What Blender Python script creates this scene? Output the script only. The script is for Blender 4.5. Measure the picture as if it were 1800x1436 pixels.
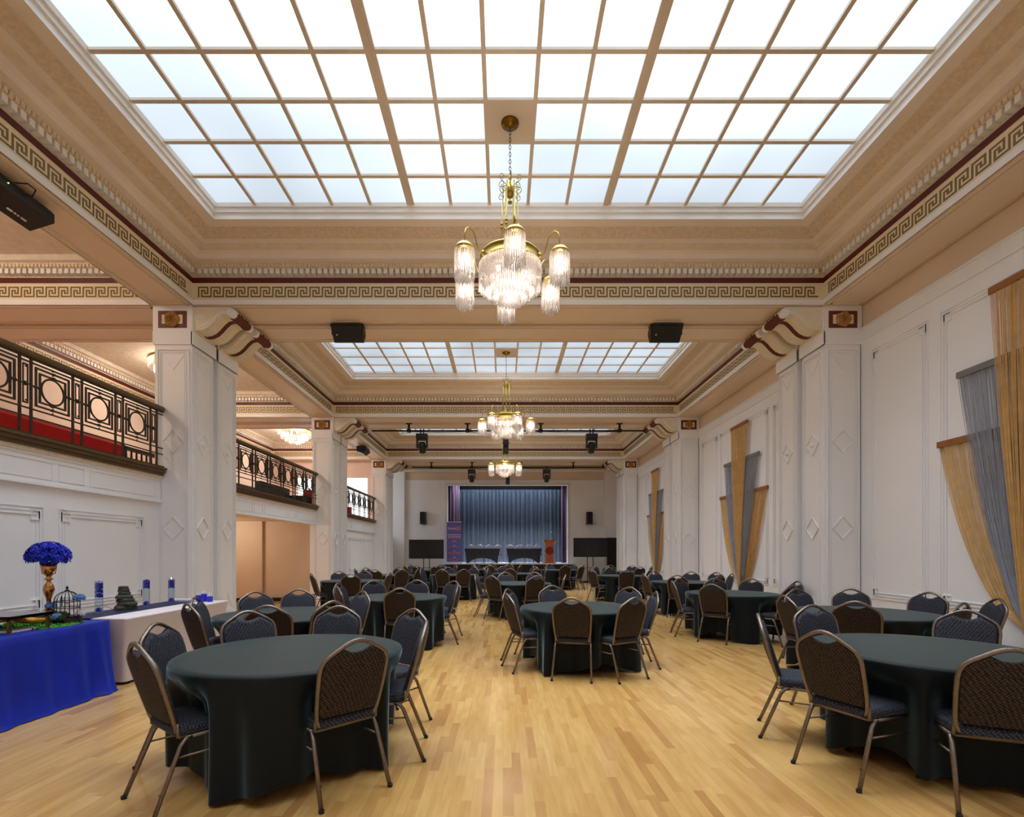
import bpy, math, random
from mathutils import Vector, Matrix
random.seed(7)
for o in list(bpy.data.objects): bpy.data.objects.remove(o)
S = bpy.context.scene
COL = S.collection
PI = math.pi

# ------------------------------------------------------------------ camera, world, exposure
EYE = 1.48
cd = bpy.data.cameras.new('camera'); cam = bpy.data.objects.new('camera', cd); COL.objects.link(cam)
cam.location = (0, 0, EYE); cam.rotation_euler = (PI/2, 0, 0)
cd.sensor_width = 36; cd.lens = 36*870/1800; cd.shift_x = 16/1800; cd.shift_y = 252/1800
cd.clip_start = .05; cd.clip_end = 200
S.camera = cam
S.view_settings.view_transform = 'Standard'; S.view_settings.look = 'None'
S.cycles.diffuse_bounces = 6; S.cycles.sample_clamp_indirect = 6
S.view_settings.exposure = 0.70; S.view_settings.gamma = 1; S.view_settings.use_curve_mapping = False
w = bpy.data.worlds.new('world'); S.world = w; w.use_nodes = True
w.node_tree.nodes['Background'].inputs[0].default_value = (.6, .7, .9, 1)
w.node_tree.nodes['Background'].inputs[1].default_value = .2

SKY_STRENGTH = 1.0
LAMP_W = 17.0        # each chandelier shade
DRUM_W = 22.0       # chandelier drum
FLUSH_W = 110.0     # crystal ceiling lights over the balcony
STAGE_W = 55.0
STAGE_WASH_W = 110.0

# ------------------------------------------------------------------ colour + materials
def lin(c):
    return tuple((v/255/12.92 if v/255 <= .04045 else ((v/255+.055)/1.055)**2.4) for v in c) + (1,)
MATS = {}
def mat(name, rgb, rough=.6, metal=0, spec=.5, noise=None, bump=None, **kw):
    m = bpy.data.materials.new(name); m.use_nodes = True; MATS[name] = m
    nt = m.node_tree; b = nt.nodes['Principled BSDF']
    c = lin(rgb)
    b.inputs['Base Color'].default_value = c; b.inputs['Roughness'].default_value = rough
    b.inputs['Metallic'].default_value = metal; b.inputs['Specular IOR Level'].default_value = spec
    for k, v in kw.items(): b.inputs[k.replace('_', ' ')].default_value = v
    tc = nt.nodes.new('ShaderNodeTexCoord')
    if noise:
        sc, amt = noise
        n = nt.nodes.new('ShaderNodeTexNoise'); n.inputs['Scale'].default_value = sc; n.inputs['Detail'].default_value = 4
        nt.links.new(tc.outputs['Object'], n.inputs['Vector'])
        r = nt.nodes.new('ShaderNodeValToRGB')
        r.color_ramp.elements[0].position = .3; r.color_ramp.elements[1].position = .7
        r.color_ramp.elements[0].color = tuple(v*(1-amt) for v in c[:3]) + (1,)
        r.color_ramp.elements[1].color = tuple(min(1, v*(1+amt)) for v in c[:3]) + (1,)
        nt.links.new(n.outputs['Fac'], r.inputs['Fac']); nt.links.new(r.outputs['Color'], b.inputs['Base Color'])
    if bump:
        sc, st = bump
        n = nt.nodes.new('ShaderNodeTexNoise'); n.inputs['Scale'].default_value = sc; n.inputs['Detail'].default_value = 3
        nt.links.new(tc.outputs['Object'], n.inputs['Vector'])
        bp = nt.nodes.new('ShaderNodeBump'); bp.inputs['Strength'].default_value = st; bp.inputs['Distance'].default_value = .01
        nt.links.new(n.outputs['Fac'], bp.inputs['Height']); nt.links.new(bp.outputs['Normal'], b.inputs['Normal'])
    return m
mat('white_paint', (241, 242, 245), .45, noise=(.8, .03))
mat('cream_paint', (232, 218, 190), .5, noise=(1.2, .04))
mat('lip_paint', (238, 236, 234), .45, noise=(1, .02))
mat('tan_paint', (227, 208, 188), .5, noise=(.6, .05))
mat('cove_paint', (232, 219, 207), .5, noise=(1.5, .04))
mat('relief_paint', (214, 194, 170), .6, noise=(22, .12), bump=(28, .9))
mat('leaf_paint', (220, 204, 182), .6, noise=(9, .07), bump=(16, .9))
mat('bead_paint', (226, 208, 184), .6, noise=(30, .10), bump=(34, 1.0))
mat('red_paint', (88, 18, 14), .5, noise=(20, .08))
mat('plaque_red', (104, 42, 28), .5, noise=(20, .06))
mat('key_paint', (130, 106, 54), .45, noise=(15, .08))
mat('pink_wall', (228, 206, 192), .6, noise=(.8, .04))
mat('tan_wall', (206, 182, 156), .6, noise=(.8, .04))
mat('balcony_ceiling', (218, 204, 184), .7, noise=(7, .08), bump=(9, .8))
mat('bar_paint', (204, 190, 174), .5, noise=(2, .03))
mat('brass', (176, 150, 70), .28, 1, noise=(8, .06))
mat('dark_brass', (128, 96, 30), .3, 1, noise=(8, .1))
mat('old_gold', (176, 134, 76), .5, .3, noise=(30, .2), bump=(40, .6))
mat('chain_metal', (70, 58, 44), .4, .9, noise=(20, .1))
mat('iron', (66, 56, 44), .5, .5, noise=(12, .12))
mat('rail_wood', (92, 68, 34), .35, noise=(10, .15))
mat('dark_wood', (58, 40, 26), .5, noise=(14, .2))
mat('black_plastic', (16, 16, 17), .45, noise=(30, .1))
mat('black_metal', (18, 18, 20), .4, .3, noise=(30, .1))
mat('screen', (4, 4, 5), .12, noise=(3, .1))
mat('cloth_black', (7, 14, 17), .55, spec=.2, noise=(14, .10), bump=(180, .12), Sheen_Weight=.42, Sheen_Roughness=.35, Sheen_Tint=(.6, .92, 1, 1))
mat('stretch_black', (34, 38, 42), .6, noise=(6, .1))
mat('blue_velvet', (0, 28, 150), .5, noise=(5, .2), Sheen_Weight=.25, Sheen_Tint=(.05, .2, 1, 1))
mat('navy_runner', (10, 24, 70), .6, noise=(20, .15))
mat('white_cloth', (226, 214, 214), .6, noise=(3, .03))
mat('chair_metal', (124, 112, 102), .32, .85, noise=(60, .12), bump=(220, .25))
mat('red_carpet', (176, 8, 16), .8, noise=(30, .25))
mat('marble', (24, 20, 18), .2, noise=(6, .6))
mat('gold_thread', (216, 176, 110), .55, noise=(9, .12), Sheen_Weight=.2)
mat('gold_band', (150, 96, 44), .7, noise=(12, .1))
mat('orange_thread', (184, 112, 40), .55, noise=(9, .12))
mat('silver_thread', (152, 156, 168), .5, noise=(9, .1), Sheen_Weight=.2)
mat('silver_band', (120, 118, 120), .7, noise=(12, .1))
mat('stage_curtain', (64, 80, 100), .7, noise=(3, .1), Sheen_Weight=.3)
mat('purple_drape', (52, 12, 58), .7, noise=(4, .15), Sheen_Weight=.3)
mat('stage_floor', (196, 198, 206), .4, noise=(3, .06))
mat('stage_black', (16, 15, 16), .6, noise=(6, .1))
mat('podium_wood', (196, 96, 52), .3, noise=(7, .12))
mat('podium_dark', (130, 44, 24), .35, noise=(18, .3))
mat('white_plastic', (235, 235, 238), .4, noise=(5, .02))
mat('banner_purple', (104, 100, 190), .5, noise=(2, .05))
mat('print_white', (235, 235, 240), .5, noise=(2, .01))
mat('print_orange', (226, 140, 70), .5, noise=(2, .03))
mat('rose_gold', (196, 140, 88), .2, 1, noise=(6, .05))
mat('blue_petal', (8, 30, 190), .6, noise=(25, .3))
mat('pale_blue_petal', (96, 140, 196), .6, noise=(25, .2))
mat('white_petal', (225, 225, 232), .6, noise=(25, .05))
mat('moss', (60, 132, 20), .9, noise=(40, .5))
mat('dark_moss', (44, 56, 20), .9, noise=(30, .4))
mat('drift_orange', (200, 134, 30), .6, noise=(14, .3))
mat('rock', (58, 58, 48), .75, noise=(18, .4), bump=(22, 1))
mat('mirror_tray', (120, 116, 112), .08, 1, noise=(2, .02))
mat('paper', (232, 232, 236), .6, noise=(6, .02))
mat('wood_block', (64, 44, 30), .6, noise=(14, .3))
mat('blue_plastic', (40, 44, 200), .4, noise=(6, .05))
mat('candle_wax', (240, 230, 220), .5, noise=(6, .02))
mat('rubber', (14, 14, 14), .7, noise=(20, .1))
mat('grey_felt', (74, 76, 84), .8, noise=(12, .1))

def glass(name, rgb, tr=.75, rough=.05):
    """thin clear glass: mostly see-through with a glossy skin"""
    m = bpy.data.materials.new(name); m.use_nodes = True; MATS[name] = m; nt = m.node_tree
    nt.nodes.remove(nt.nodes['Principled BSDF']); out = nt.nodes['Material Output']
    t = nt.nodes.new('ShaderNodeBsdfTransparent'); t.inputs[0].default_value = lin(rgb)
    g = nt.nodes.new('ShaderNodeBsdfGlossy'); g.inputs['Roughness'].default_value = rough
    f = nt.nodes.new('ShaderNodeLayerWeight'); f.inputs['Blend'].default_value = .25
    mm = nt.nodes.new('ShaderNodeMath'); mm.operation = 'MULTIPLY_ADD'; mm.inputs[1].default_value = 1-tr; mm.inputs[2].default_value = .04
    nt.links.new(f.outputs['Facing'], mm.inputs[0])
    mx = nt.nodes.new('ShaderNodeMixShader')
    nt.links.new(mm.outputs[0], mx.inputs[0]); nt.links.new(t.outputs[0], mx.inputs[1]); nt.links.new(g.outputs[0], mx.inputs[2])
    nt.links.new(mx.outputs[0], out.inputs[0]); return m
glass('clear_glass', (245, 250, 255), .55)
def crystal(name):
    m = bpy.data.materials.new(name); m.use_nodes = True; MATS[name] = m; nt = m.node_tree
    nt.nodes.remove(nt.nodes['Principled BSDF']); out = nt.nodes['Material Output']
    tc = nt.nodes.new('ShaderNodeTexCoord'); n = nt.nodes.new('ShaderNodeTexNoise'); n.inputs['Scale'].default_value = 60
    nt.links.new(tc.outputs['Object'], n.inputs['Vector'])
    r = nt.nodes.new('ShaderNodeMapRange'); r.inputs['From Min'].default_value = .35; r.inputs['From Max'].default_value = .65
    r.inputs['To Min'].default_value = .55; r.inputs['To Max'].default_value = .9
    nt.links.new(n.outputs['Fac'], r.inputs['Value'])
    t = nt.nodes.new('ShaderNodeBsdfTransparent'); t.inputs[0].default_value = (.95, .93, .92, 1)
    d = nt.nodes.new('ShaderNodeBsdfTranslucent'); d.inputs[0].default_value = (.6, .56, .53, 1)
    g = nt.nodes.new('ShaderNodeBsdfGlossy'); g.inputs['Roughness'].default_value = .12
    a = nt.nodes.new('ShaderNodeMixShader'); a.inputs[0].default_value = .4
    nt.links.new(d.outputs[0], a.inputs[1]); nt.links.new(g.outputs[0], a.inputs[2])
    mx = nt.nodes.new('ShaderNodeMixShader'); nt.links.new(r.outputs[0], mx.inputs[0])
    nt.links.new(t.outputs[0], mx.inputs[1]); nt.links.new(a.outputs[0], mx.inputs[2])
    nt.links.new(mx.outputs[0], out.inputs[0]); return m
crystal('crystal')
def emit(name, rgb, s, noise=None):
    m = bpy.data.materials.new(name); m.use_nodes = True; MATS[name] = m; nt = m.node_tree
    nt.nodes.remove(nt.nodes['Principled BSDF']); out = nt.nodes['Material Output']
    e = nt.nodes.new('ShaderNodeEmission'); e.inputs[0].default_value = tuple(rgb) + (1,); e.inputs[1].default_value = s
    if noise:
        tc = nt.nodes.new('ShaderNodeTexCoord'); n = nt.nodes.new('ShaderNodeTexNoise')
        n.inputs['Scale'].default_value = noise[0]; n.inputs['Detail'].default_value = 1
        nt.links.new(tc.outputs['Object'], n.inputs['Vector'])
        r = nt.nodes.new('ShaderNodeMapRange'); r.inputs['From Min'].default_value = .35; r.inputs['From Max'].default_value = .65
        r.inputs['To Min'].default_value = s*(1-noise[1]); r.inputs['To Max'].default_value = s*(1+noise[1])
        nt.links.new(n.outputs['Fac'], r.inputs['Value']); nt.links.new(r.outputs[0], e.inputs[1])
    nt.links.new(e.outputs[0], out.inputs[0]); return m
def skylight_mat():
    """frosted ceiling glass: brightest straight down, dimmer at low angles, uneven lamps behind it"""
    m = emit('skylight_glow', (.79, .895, 1.0), 1, (.45, .13)); nt = m.node_tree; N = nt.nodes.new; L = nt.links.new
    e = [n for n in nt.nodes if n.type == 'EMISSION'][0]; mr = [n for n in nt.nodes if n.type == 'MAP_RANGE'][0]
    g = N('ShaderNodeNewGeometry'); d = N('ShaderNodeVectorMath'); d.operation = 'DOT_PRODUCT'
    L(g.outputs['Incoming'], d.inputs[0]); L(g.outputs['Normal'], d.inputs[1])
    a = N('ShaderNodeMath'); a.operation = 'ABSOLUTE'; L(d.outputs['Value'], a.inputs[0])
    p = N('ShaderNodeMath'); p.operation = 'POWER'; p.inputs[1].default_value = 8; L(a.outputs[0], p.inputs[0])
    q = N('ShaderNodeMath'); q.operation = 'MULTIPLY_ADD'; q.inputs[1].default_value = 11.0*SKY_STRENGTH; q.inputs[2].default_value = .49*SKY_STRENGTH; L(p.outputs[0], q.inputs[0])
    r = N('ShaderNodeMath'); r.operation = 'MULTIPLY'; L(q.outputs[0], r.inputs[0]); L(mr.outputs[0], r.inputs[1]); L(r.outputs[0], e.inputs[1])
skylight_mat()
emit('bulb_glow', (1, .86, .74), 14)
emit('window_glow', (.96, .98, 1), 1.6, (.6, .1))
emit('flame_glow', (1, .7, .35), 6)
emit('led_glow', (.6, 1, .1), 2)
emit('added_downlight_glow', (1, .85, .68), 5)

def floor_mat():
    m = bpy.data.materials.new('maple_floor'); m.use_nodes = True; MATS['maple_floor'] = m
    nt = m.node_tree; b = nt.nodes['Principled BSDF']; N = nt.nodes.new; L = nt.links.new
    tc = N('ShaderNodeTexCoord'); mp = N('ShaderNodeMapping'); mp.inputs['Rotation'].default_value = (0, 0, PI/2)
    L(tc.outputs['Object'], mp.inputs['Vector'])
    br = N('ShaderNodeTexBrick'); br.offset = 0; br.offset_frequency = 2; br.squash = 1
    br.inputs['Scale'].default_value = 1; br.inputs['Brick Width'].default_value = .62; br.inputs['Row Height'].default_value = .062
    br.inputs['Mortar Size'].default_value = .0009; br.inputs['Mortar Smooth'].default_value = .3; br.inputs['Bias'].default_value = 0
    br.inputs['Color1'].default_value = (0, 0, 0, 1); br.inputs['Color2'].default_value = (1, 1, 1, 1); br.inputs['Mortar'].default_value = (.1, .1, .1, 1)
    # jitter lengths a little per row
    sx = N('ShaderNodeSeparateXYZ'); L(mp.outputs[0], sx.inputs[0])
    dv = N('ShaderNodeMath'); dv.operation = 'DIVIDE'; dv.inputs[1].default_value = .062; L(sx.outputs['Y'], dv.inputs[0])
    fo = N('ShaderNodeMath'); fo.operation = 'FLOOR'; L(dv.outputs[0], fo.inputs[0])
    wn = N('ShaderNodeTexWhiteNoise'); wn.noise_dimensions = '1D'; L(fo.outputs[0], wn.inputs['W'])
    ma = N('ShaderNodeMath'); ma.operation = 'MULTIPLY_ADD'; ma.inputs[1].default_value = 3.7; L(wn.outputs['Value'], ma.inputs[0]); L(sx.outputs['X'], ma.inputs[2])
    cx_ = N('ShaderNodeCombineXYZ'); L(ma.outputs[0], cx_.inputs['X']); L(sx.outputs['Y'], cx_.inputs['Y'])
    L(cx_.outputs[0], br.inputs['Vector'])
    ramp = N('ShaderNodeValToRGB'); e = ramp.color_ramp.elements
    e[0].position = 0; e[0].color = lin((178, 132, 78)); e[1].position = 1; e[1].color = lin((206, 167, 104))
    k = e.new(.25); k.color = lin((195, 153, 92)); k = e.new(.7); k.color = lin((201, 161, 98))
    L(br.outputs['Color'], ramp.inputs['Fac'])
    # long grain
    mp2 = N('ShaderNodeMapping'); mp2.inputs['Scale'].default_value = (30, 3.5, 1); L(tc.outputs['Object'], mp2.inputs['Vector'])
    ns = N('ShaderNodeTexNoise'); ns.inputs['Scale'].default_value = 1; ns.inputs['Detail'].default_value = 5; L(mp2.outputs[0], ns.inputs['Vector'])
    n2 = N('ShaderNodeTexNoise'); n2.inputs['Scale'].default_value = .7; n2.inputs['Detail'].default_value = 3; L(tc.outputs['Object'], n2.inputs['Vector'])
    mx = N('ShaderNodeMixRGB'); mx.blend_type = 'MULTIPLY'; mx.inputs[0].default_value = .4
    r2 = N('ShaderNodeValToRGB'); r2.color_ramp.elements[0].position = .3; r2.color_ramp.elements[0].color = (.72, .64, .54, 1); r2.color_ramp.elements[1].position = .62; r2.color_ramp.elements[1].color = (1, 1, 1, 1)
    L(ns.outputs['Fac'], r2.inputs['Fac']); L(ramp.outputs['Color'], mx.inputs[1]); L(r2.outputs['Color'], mx.inputs[2])
    mx2 = N('ShaderNodeMixRGB'); mx2.blend_type = 'MULTIPLY'; mx2.inputs[0].default_value = .5
    r3 = N('ShaderNodeValToRGB'); r3.color_ramp.elements[0].position = .35; r3.color_ramp.elements[0].color = (.82, .74, .62, 1); r3.color_ramp.elements[1].position = .6; r3.color_ramp.elements[1].color = (1, 1, 1, 1)
    L(n2.outputs['Fac'], r3.inputs['Fac']); L(mx.outputs[0], mx2.inputs[1]); L(r3.outputs['Color'], mx2.inputs[2])
    L(mx2.outputs[0], b.inputs['Base Color'])
    rr = N('ShaderNodeMapRange'); rr.inputs['To Min'].default_value = .08; rr.inputs['To Max'].default_value = .24
    L(n2.outputs['Fac'], rr.inputs['Value']); L(rr.outputs[0], b.inputs['Roughness'])
    bp = N('ShaderNodeBump'); bp.inputs['Strength'].default_value = .12; bp.inputs['Distance'].default_value = .004
    L(br.outputs['Fac'], bp.inputs['Height']); bp.invert = True; L(bp.outputs[0], b.inputs['Normal'])
    b.inputs['Specular IOR Level'].default_value = .6
floor_mat()
def weave(name, a, c, sc=95):
    m = bpy.data.materials.new(name); m.use_nodes = True; MATS[name] = m
    nt = m.node_tree; b = nt.nodes['Principled BSDF']; N = nt.nodes.new; L = nt.links.new
    tc = N('ShaderNodeTexCoord'); mp = N('ShaderNodeMapping'); mp.inputs['Rotation'].default_value = (0, PI/4, PI/4)
    L(tc.outputs['Object'], mp.inputs['Vector'])
    ck = N('ShaderNodeTexVoronoi'); ck.inputs['Scale'].default_value = sc; ck.inputs['Randomness'].default_value = .25; L(mp.outputs[0], ck.inputs['Vector'])
    r = N('ShaderNodeValToRGB'); r.color_ramp.elements[0].position = .3; r.color_ramp.elements[1].position = .6
    r.color_ramp.elements[0].color = lin(a); r.color_ramp.elements[1].color = lin(c)
    L(ck.outputs['Distance'], r.inputs['Fac']); L(r.outputs[0], b.inputs['Base Color'])
    bp = N('ShaderNodeBump'); bp.inputs['Strength'].default_value = .4; bp.inputs['Distance'].default_value = .003
    L(ck.outputs['Distance'], bp.inputs['Height']); L(bp.outputs[0], b.inputs['Normal'])
    b.inputs['Roughness'].default_value = .75; b.inputs['Specular IOR Level'].default_value = .25
weave('chair_fabric', (64, 66, 78), (24, 23, 28), 75)
weave('chair_back_fabric', (72, 58, 50), (18, 14, 12), 75)

# ------------------------------------------------------------------ mesh builder
class MB:
    def __init__(s): s.v = []; s.f = []; s.m = []; s.names = []
    def mi(s, name):
        if name not in s.names: s.names.append(name)
        return s.names.index(name)
    def poly(s, pts, m):
        n = len(s.v); s.v += [tuple(p) for p in pts]; s.f.append(tuple(range(n, n+len(pts)))); s.m.append(s.mi(m))
    def grid(s, rows, m, close=False, cap=False):
        n = len(s.v); W = len(rows[0]); k = s.mi(m)
        for r in rows: s.v += [tuple(p) for p in r]
        for i in range(len(rows)-1):
            for j in range(W if close else W-1):
                a = n+i*W+j; b = n+i*W+(j+1) % W
                s.f.append((a, b, b+W, a+W)); s.m.append(k)
        if cap:
            s.f.append(tuple(n+j for j in range(W))[::-1]); s.m.append(k)
            s.f.append(tuple(n+(len(rows)-1)*W+j for j in range(W))); s.m.append(k)
    def box(s, x0, x1, y0, y1, z0, z1, m, M=None):
        P = [(x0,y0,z0),(x1,y0,z0),(x1,y1,z0),(x0,y1,z0),(x0,y0,z1),(x1,y0,z1),(x1,y1,z1),(x0,y1,z1)]
        if M is not None: P = [tuple(M @ Vector(p)) for p in P]
        n = len(s.v); s.v += P; k = s.mi(m)
        for q in ((3,2,1,0),(4,5,6,7),(0,1,5,4),(1,2,6,5),(2,3,7,6),(3,0,4,7)): s.f.append(tuple(n+i for i in q)); s.m.append(k)
    def tube(s, pts, r, m, n=8, closed=False, flat=1.0, cap=True):
        pts = [Vector(p) for p in pts]; rows = []; up = None; K = len(pts)
        for i, p in enumerate(pts):
            if closed: t = pts[(i+1) % K]-pts[i-1]
            else: t = pts[min(i+1, K-1)]-pts[max(i-1, 0)]
            t.normalize()
            if up is None:
                up = Vector((0, 0, 1)) if abs(t.z) < .9 else Vector((0, 1, 0))
            a = t.cross(up); a.normalize(); up = a.cross(t); up.normalize()
            rr = r[i] if isinstance(r, (list, tuple)) else r
            rows.append([p+(a*math.cos(2*PI*(j+.5)/n)+up*math.sin(2*PI*(j+.5)/n)*flat)*rr for j in range(n)])
        if closed: rows.append(rows[0])
        s.grid(rows, m, close=True, cap=cap and not closed)
    def lathe(s, prof, c, m, n=20, axis='z', cap=False):
        rows = []
        for r, h in prof:
            row = []
            for j in range(n):
                a = 2*PI*j/n; u, v_ = r*math.cos(a), r*math.sin(a)
                row.append((c[0]+u, c[1]+v_, c[2]+h) if axis == 'z' else ((c[0]+u, c[1]+h, c[2]+v_) if axis == 'y' else (c[0]+h, c[1]+u, c[2]+v_)))
            rows.append(row)
        s.grid(rows, m, close=True, cap=cap)
    def prism(s, prof, fn, t0, t1, m):
        """extrude closed outline prof (u,v) from t0 to t1 with fn(u,v,t)->xyz"""
        A = [fn(u, v_, t0) for u, v_ in prof]; B = [fn(u, v_, t1) for u, v_ in prof]
        n = len(s.v); K = len(prof); s.v += [tuple(p) for p in A+B]; k = s.mi(m)
        s.f.append(tuple(range(n, n+K))[::-1]); s.m.append(k); s.f.append(tuple(range(n+K, n+2*K))); s.m.append(k)
        for i in range(K):
            j = (i+1) % K; s.f.append((n+i, n+j, n+K+j, n+K+i)); s.m.append(k)
    def line(s, O, U, V, N, a, b, wd, t, m):
        """raised strip on a plane from a to b (plane coords)"""
        O, U, V, N = map(Vector, (O, U, V, N)); d = Vector((b[0]-a[0], b[1]-a[1])); Ln = d.length
        if Ln < 1e-6: return
        d /= Ln; p = Vector((-d.y, d.x))*wd/2
        c = [(a[0]+p.x, a[1]+p.y), (b[0]+p.x, b[1]+p.y), (b[0]-p.x, b[1]-p.y), (a[0]-p.x, a[1]-p.y)]
        base = [O+U*q[0]+V*q[1] for q in c]; top = [q+N*t for q in base]
        n = len(s.v); s.v += [tuple(q) for q in base+top]; k = s.mi(m)
        for q in ((4,5,6,7),(0,1,5,4),(1,2,6,5),(2,3,7,6),(3,0,4,7)): s.f.append(tuple(n+i for i in q)); s.m.append(k)
    def rect(s, pl, u0, u1, v0, v1, wd, t, m):
        h = wd/2
        s.line(*pl, (u0-h, v0), (u1+h, v0), wd, t, m); s.line(*pl, (u0-h, v1), (u1+h, v1), wd, t, m)
        s.line(*pl, (u0, v0+h), (u0, v1-h), wd, t, m); s.line(*pl, (u1, v0+h), (u1, v1-h), wd, t, m)
    def build(s, name, parent=None, smooth=False, world=True, angle=None):
        me = bpy.data.meshes.new(name)
        off = Vector((0, 0, 0))
        if parent is not None and world:
            p = parent
            while p is not None: off += p.location; p = p.parent
        me.from_pydata([tuple(Vector(q)-off) for q in s.v], [], s.f)
        for n in s.names: me.materials.append(MATS[n])
        me.polygons.foreach_set('material_index', s.m)
        if smooth: me.polygons.foreach_set('use_smooth', [True]*len(me.polygons))
        me.update()
        o = bpy.data.objects.new(name, me); COL.objects.link(o)
        if parent is not None: o.parent = parent
        if angle is not None:
            import bmesh
            bm = bmesh.new(); bm.from_mesh(me); bmesh.ops.remove_doubles(bm, verts=bm.verts, dist=1e-5)
            bmesh.ops.recalc_face_normals(bm, faces=bm.faces)
            for e in bm.edges:
                if len(e.link_faces) == 2: e.smooth = e.calc_face_angle(0) < angle
            for f in bm.faces: f.smooth = True
            bm.to_mesh(me); bm.free()
        return o
def tag(o, label=None, cat=None, group=None, kind=None):
    if label: o['label'] = label
    if cat: o['category'] = cat
    if group: o['group'] = group
    if kind: o['kind'] = kind
    return o
def thing(name, label, cat, loc=(0, 0, 0), group=None, rz=0):
    o = bpy.data.objects.new(name, None); o.empty_display_size = .1; COL.objects.link(o)
    o.location = loc; o.rotation_euler.z = rz; return tag(o, label, cat, group)
def struct(mb, name, **k): return tag(mb.build(name, **k), kind='structure')
CH = {}
def copy_tree(src, kids, loc, rz, label=None, group=None, cat=None):
    """copy a thing and its parts; kids = {obj: [children]}"""
    r = src.copy(); COL.objects.link(r); r.location = loc; r.rotation_euler = (0, 0, rz)
    if label: r['label'] = label
    if group: r['group'] = group
    def rec(o, no):
        for c in kids.get(o.name, []):
            d = c.copy(); COL.objects.link(d); d.parent = no; rec(c, d)
    rec(src, r); return r
def kids_of(root):
    k = {}
    for o in bpy.data.objects:
        if o.parent: k.setdefault(o.parent.name, []).append(o)
    return k
def point_light(name, loc, power, color=(1, .86, .74), radius=.05, parent=None):
    l = bpy.data.lights.new(name, 'POINT'); l.energy = power; l.color = color; l.shadow_soft_size = radius
    o = bpy.data.objects.new(name, l); COL.objects.link(o)
    if parent: o.parent = parent; loc = Vector(loc)-parent.location
    o.location = loc; return o

# ------------------------------------------------------------------ plan of the hall (metres, y = depth)
XL, XR = -5.145, 5.315          # inner faces of columns
XLo, XRo = -5.80, 5.95          # outer faces / right wall
XB = -10.15                     # back wall of balcony
XW = -5.70                      # lower left wall under the balcony
ZS = 5.56                       # beam soffits
ZG = 6.61                       # skylight glass
BAYS = [(-4.0, 1.4), (2.8, 8.2), (9.6, 15.0), (16.4, 21.8)]
BEAMS = [(1.4, 2.8), (8.2, 9.6), (15.0, 16.4), (21.8, 23.2)]
YW = 25.2                       # stage wall, upper frieze
XC = (XL+XR)/2

# big lights above the stage are built with the stage; skylights emit as glass

# ---- ceiling: coffered bays
MAIN = [(0.03, 5.56, 'lip_paint'), (.03, 5.645, 'lip_paint'), (.0, 5.655, 'cream_paint'), (0, 5.925, 'cream_paint'), (.015, 5.925, 'red_paint'),
        (.02, 6.01, 'red_paint'), (.0, 6.018, 'cream_paint'), (.0, 6.115, 'cream_paint'), (.10, 6.12, 'bead_paint'), (.13, 6.195, 'cove_paint'),
        (.23, 6.20, 'cove_paint'), (.235, 6.22, 'cove_paint'), (.26, 6.26, 'cove_paint'), (.31, 6.29, 'leaf_paint'), (.42, 6.335, 'cove_paint'), (.50, 6.35, 'relief_paint'),
        (.67, 6.43, 'cove_paint'), (.70, 6.445, 'cove_paint'), (.71, 6.41, 'cove_paint'), (.86, 6.415, 'lip_paint'), (.865, 6.50, 'lip_paint'),
        (.89, 6.50, 'lip_paint'), (.895, 6.56, 'lip_paint'), (.92, 6.56, 'lip_paint'), (.935, 6.61, 'lip_paint')]
SIDE = [p for p in MAIN[:10]] + [(.20, 6.20, 'balcony_ceiling'), (.22, 6.28, 'balcony_ceiling')]
def sweep(mb, prof, x0, x1, y0, y1, s0=1.0):
    def ring(d, z): return [(x0+d, y1-d, z), (x1-d, y1-d, z), (x1-d, y0+d*s0, z), (x0+d, y0+d*s0, z)]
    for (d, z, m), (d2, z2, _) in zip(prof, prof[1:]):
        A, B = ring(d, z), ring(d2, z2)
        for i in range(4):
            j = (i+1) % 4; mb.poly([A[i], A[j], B[j], B[i]], m)
    return ring(prof[-1][0], prof[-1][1])
KX = [0, 0, .1484, .1484, .0997, .0997, .051, .051, .205]; KY = [0, .1507, .1507, .051, .051, .098, .098, 0, 0]
def frieze(mb, O, U, N, length, zk=5.71):
    """greek key, dentils and beading along one side"""
    O = Vector(O); n = int((length-.12)/.205); st = (length-(n*.205-.0))/2
    pl = (O, U, (0, 0, 1), N); pts = []
    for i in range(n):
        pts += [(st+i*.205+x, zk+y) for x, y in zip(KX, KY)][:8]
    pts += [(st+n*.205, zk)]
    for a, b in zip(pts, pts[1:]):
        dx, dy = b[0]-a[0], b[1]-a[1]; L = math.hypot(dx, dy)
        if L < 1e-6: continue
        e = .0118/L
        mb.line(*pl, (a[0]-dx*e, a[1]-dy*e), (b[0]+dx*e, b[1]+dy*e), .0236, .004 if abs(dx) > abs(dy) else .0044, 'key_paint')
    k = int((length-.2)/.098); s2 = (length-k*.098)/2
    for i in range(k):
        mb.line(*pl, (s2+(i+.5)*.098-.031, 6.076), (s2+(i+.5)*.098+.031, 6.076), .078, .105, 'lip_paint')
    k = int((length-.2)/.06); s2 = (length-k*.06)/2
    for i in range(k):
        mb.line(*pl, (s2+(i+.5)*.06-.02, 6.152), (s2+(i+.5)*.06+.02, 6.152), .055, .135, 'bead_paint')
def frieze_rect(mb, x0, x1, y0, y1, sides='BRFL'):
    if 'B' in sides: frieze(mb, (x0, y1, 0), (1, 0, 0), (0, -1, 0), x1-x0)
    if 'R' in sides: frieze(mb, (x1, y1, 0), (0, -1, 0), (-1, 0, 0), y1-y0)
    if 'F' in sides: frieze(mb, (x1, y0, 0), (-1, 0, 0), (0, 1, 0), x1-x0)
    if 'L' in sides: frieze(mb, (x0, y0, 0), (0, 1, 0), (1, 0, 0), y1-y0)

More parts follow.
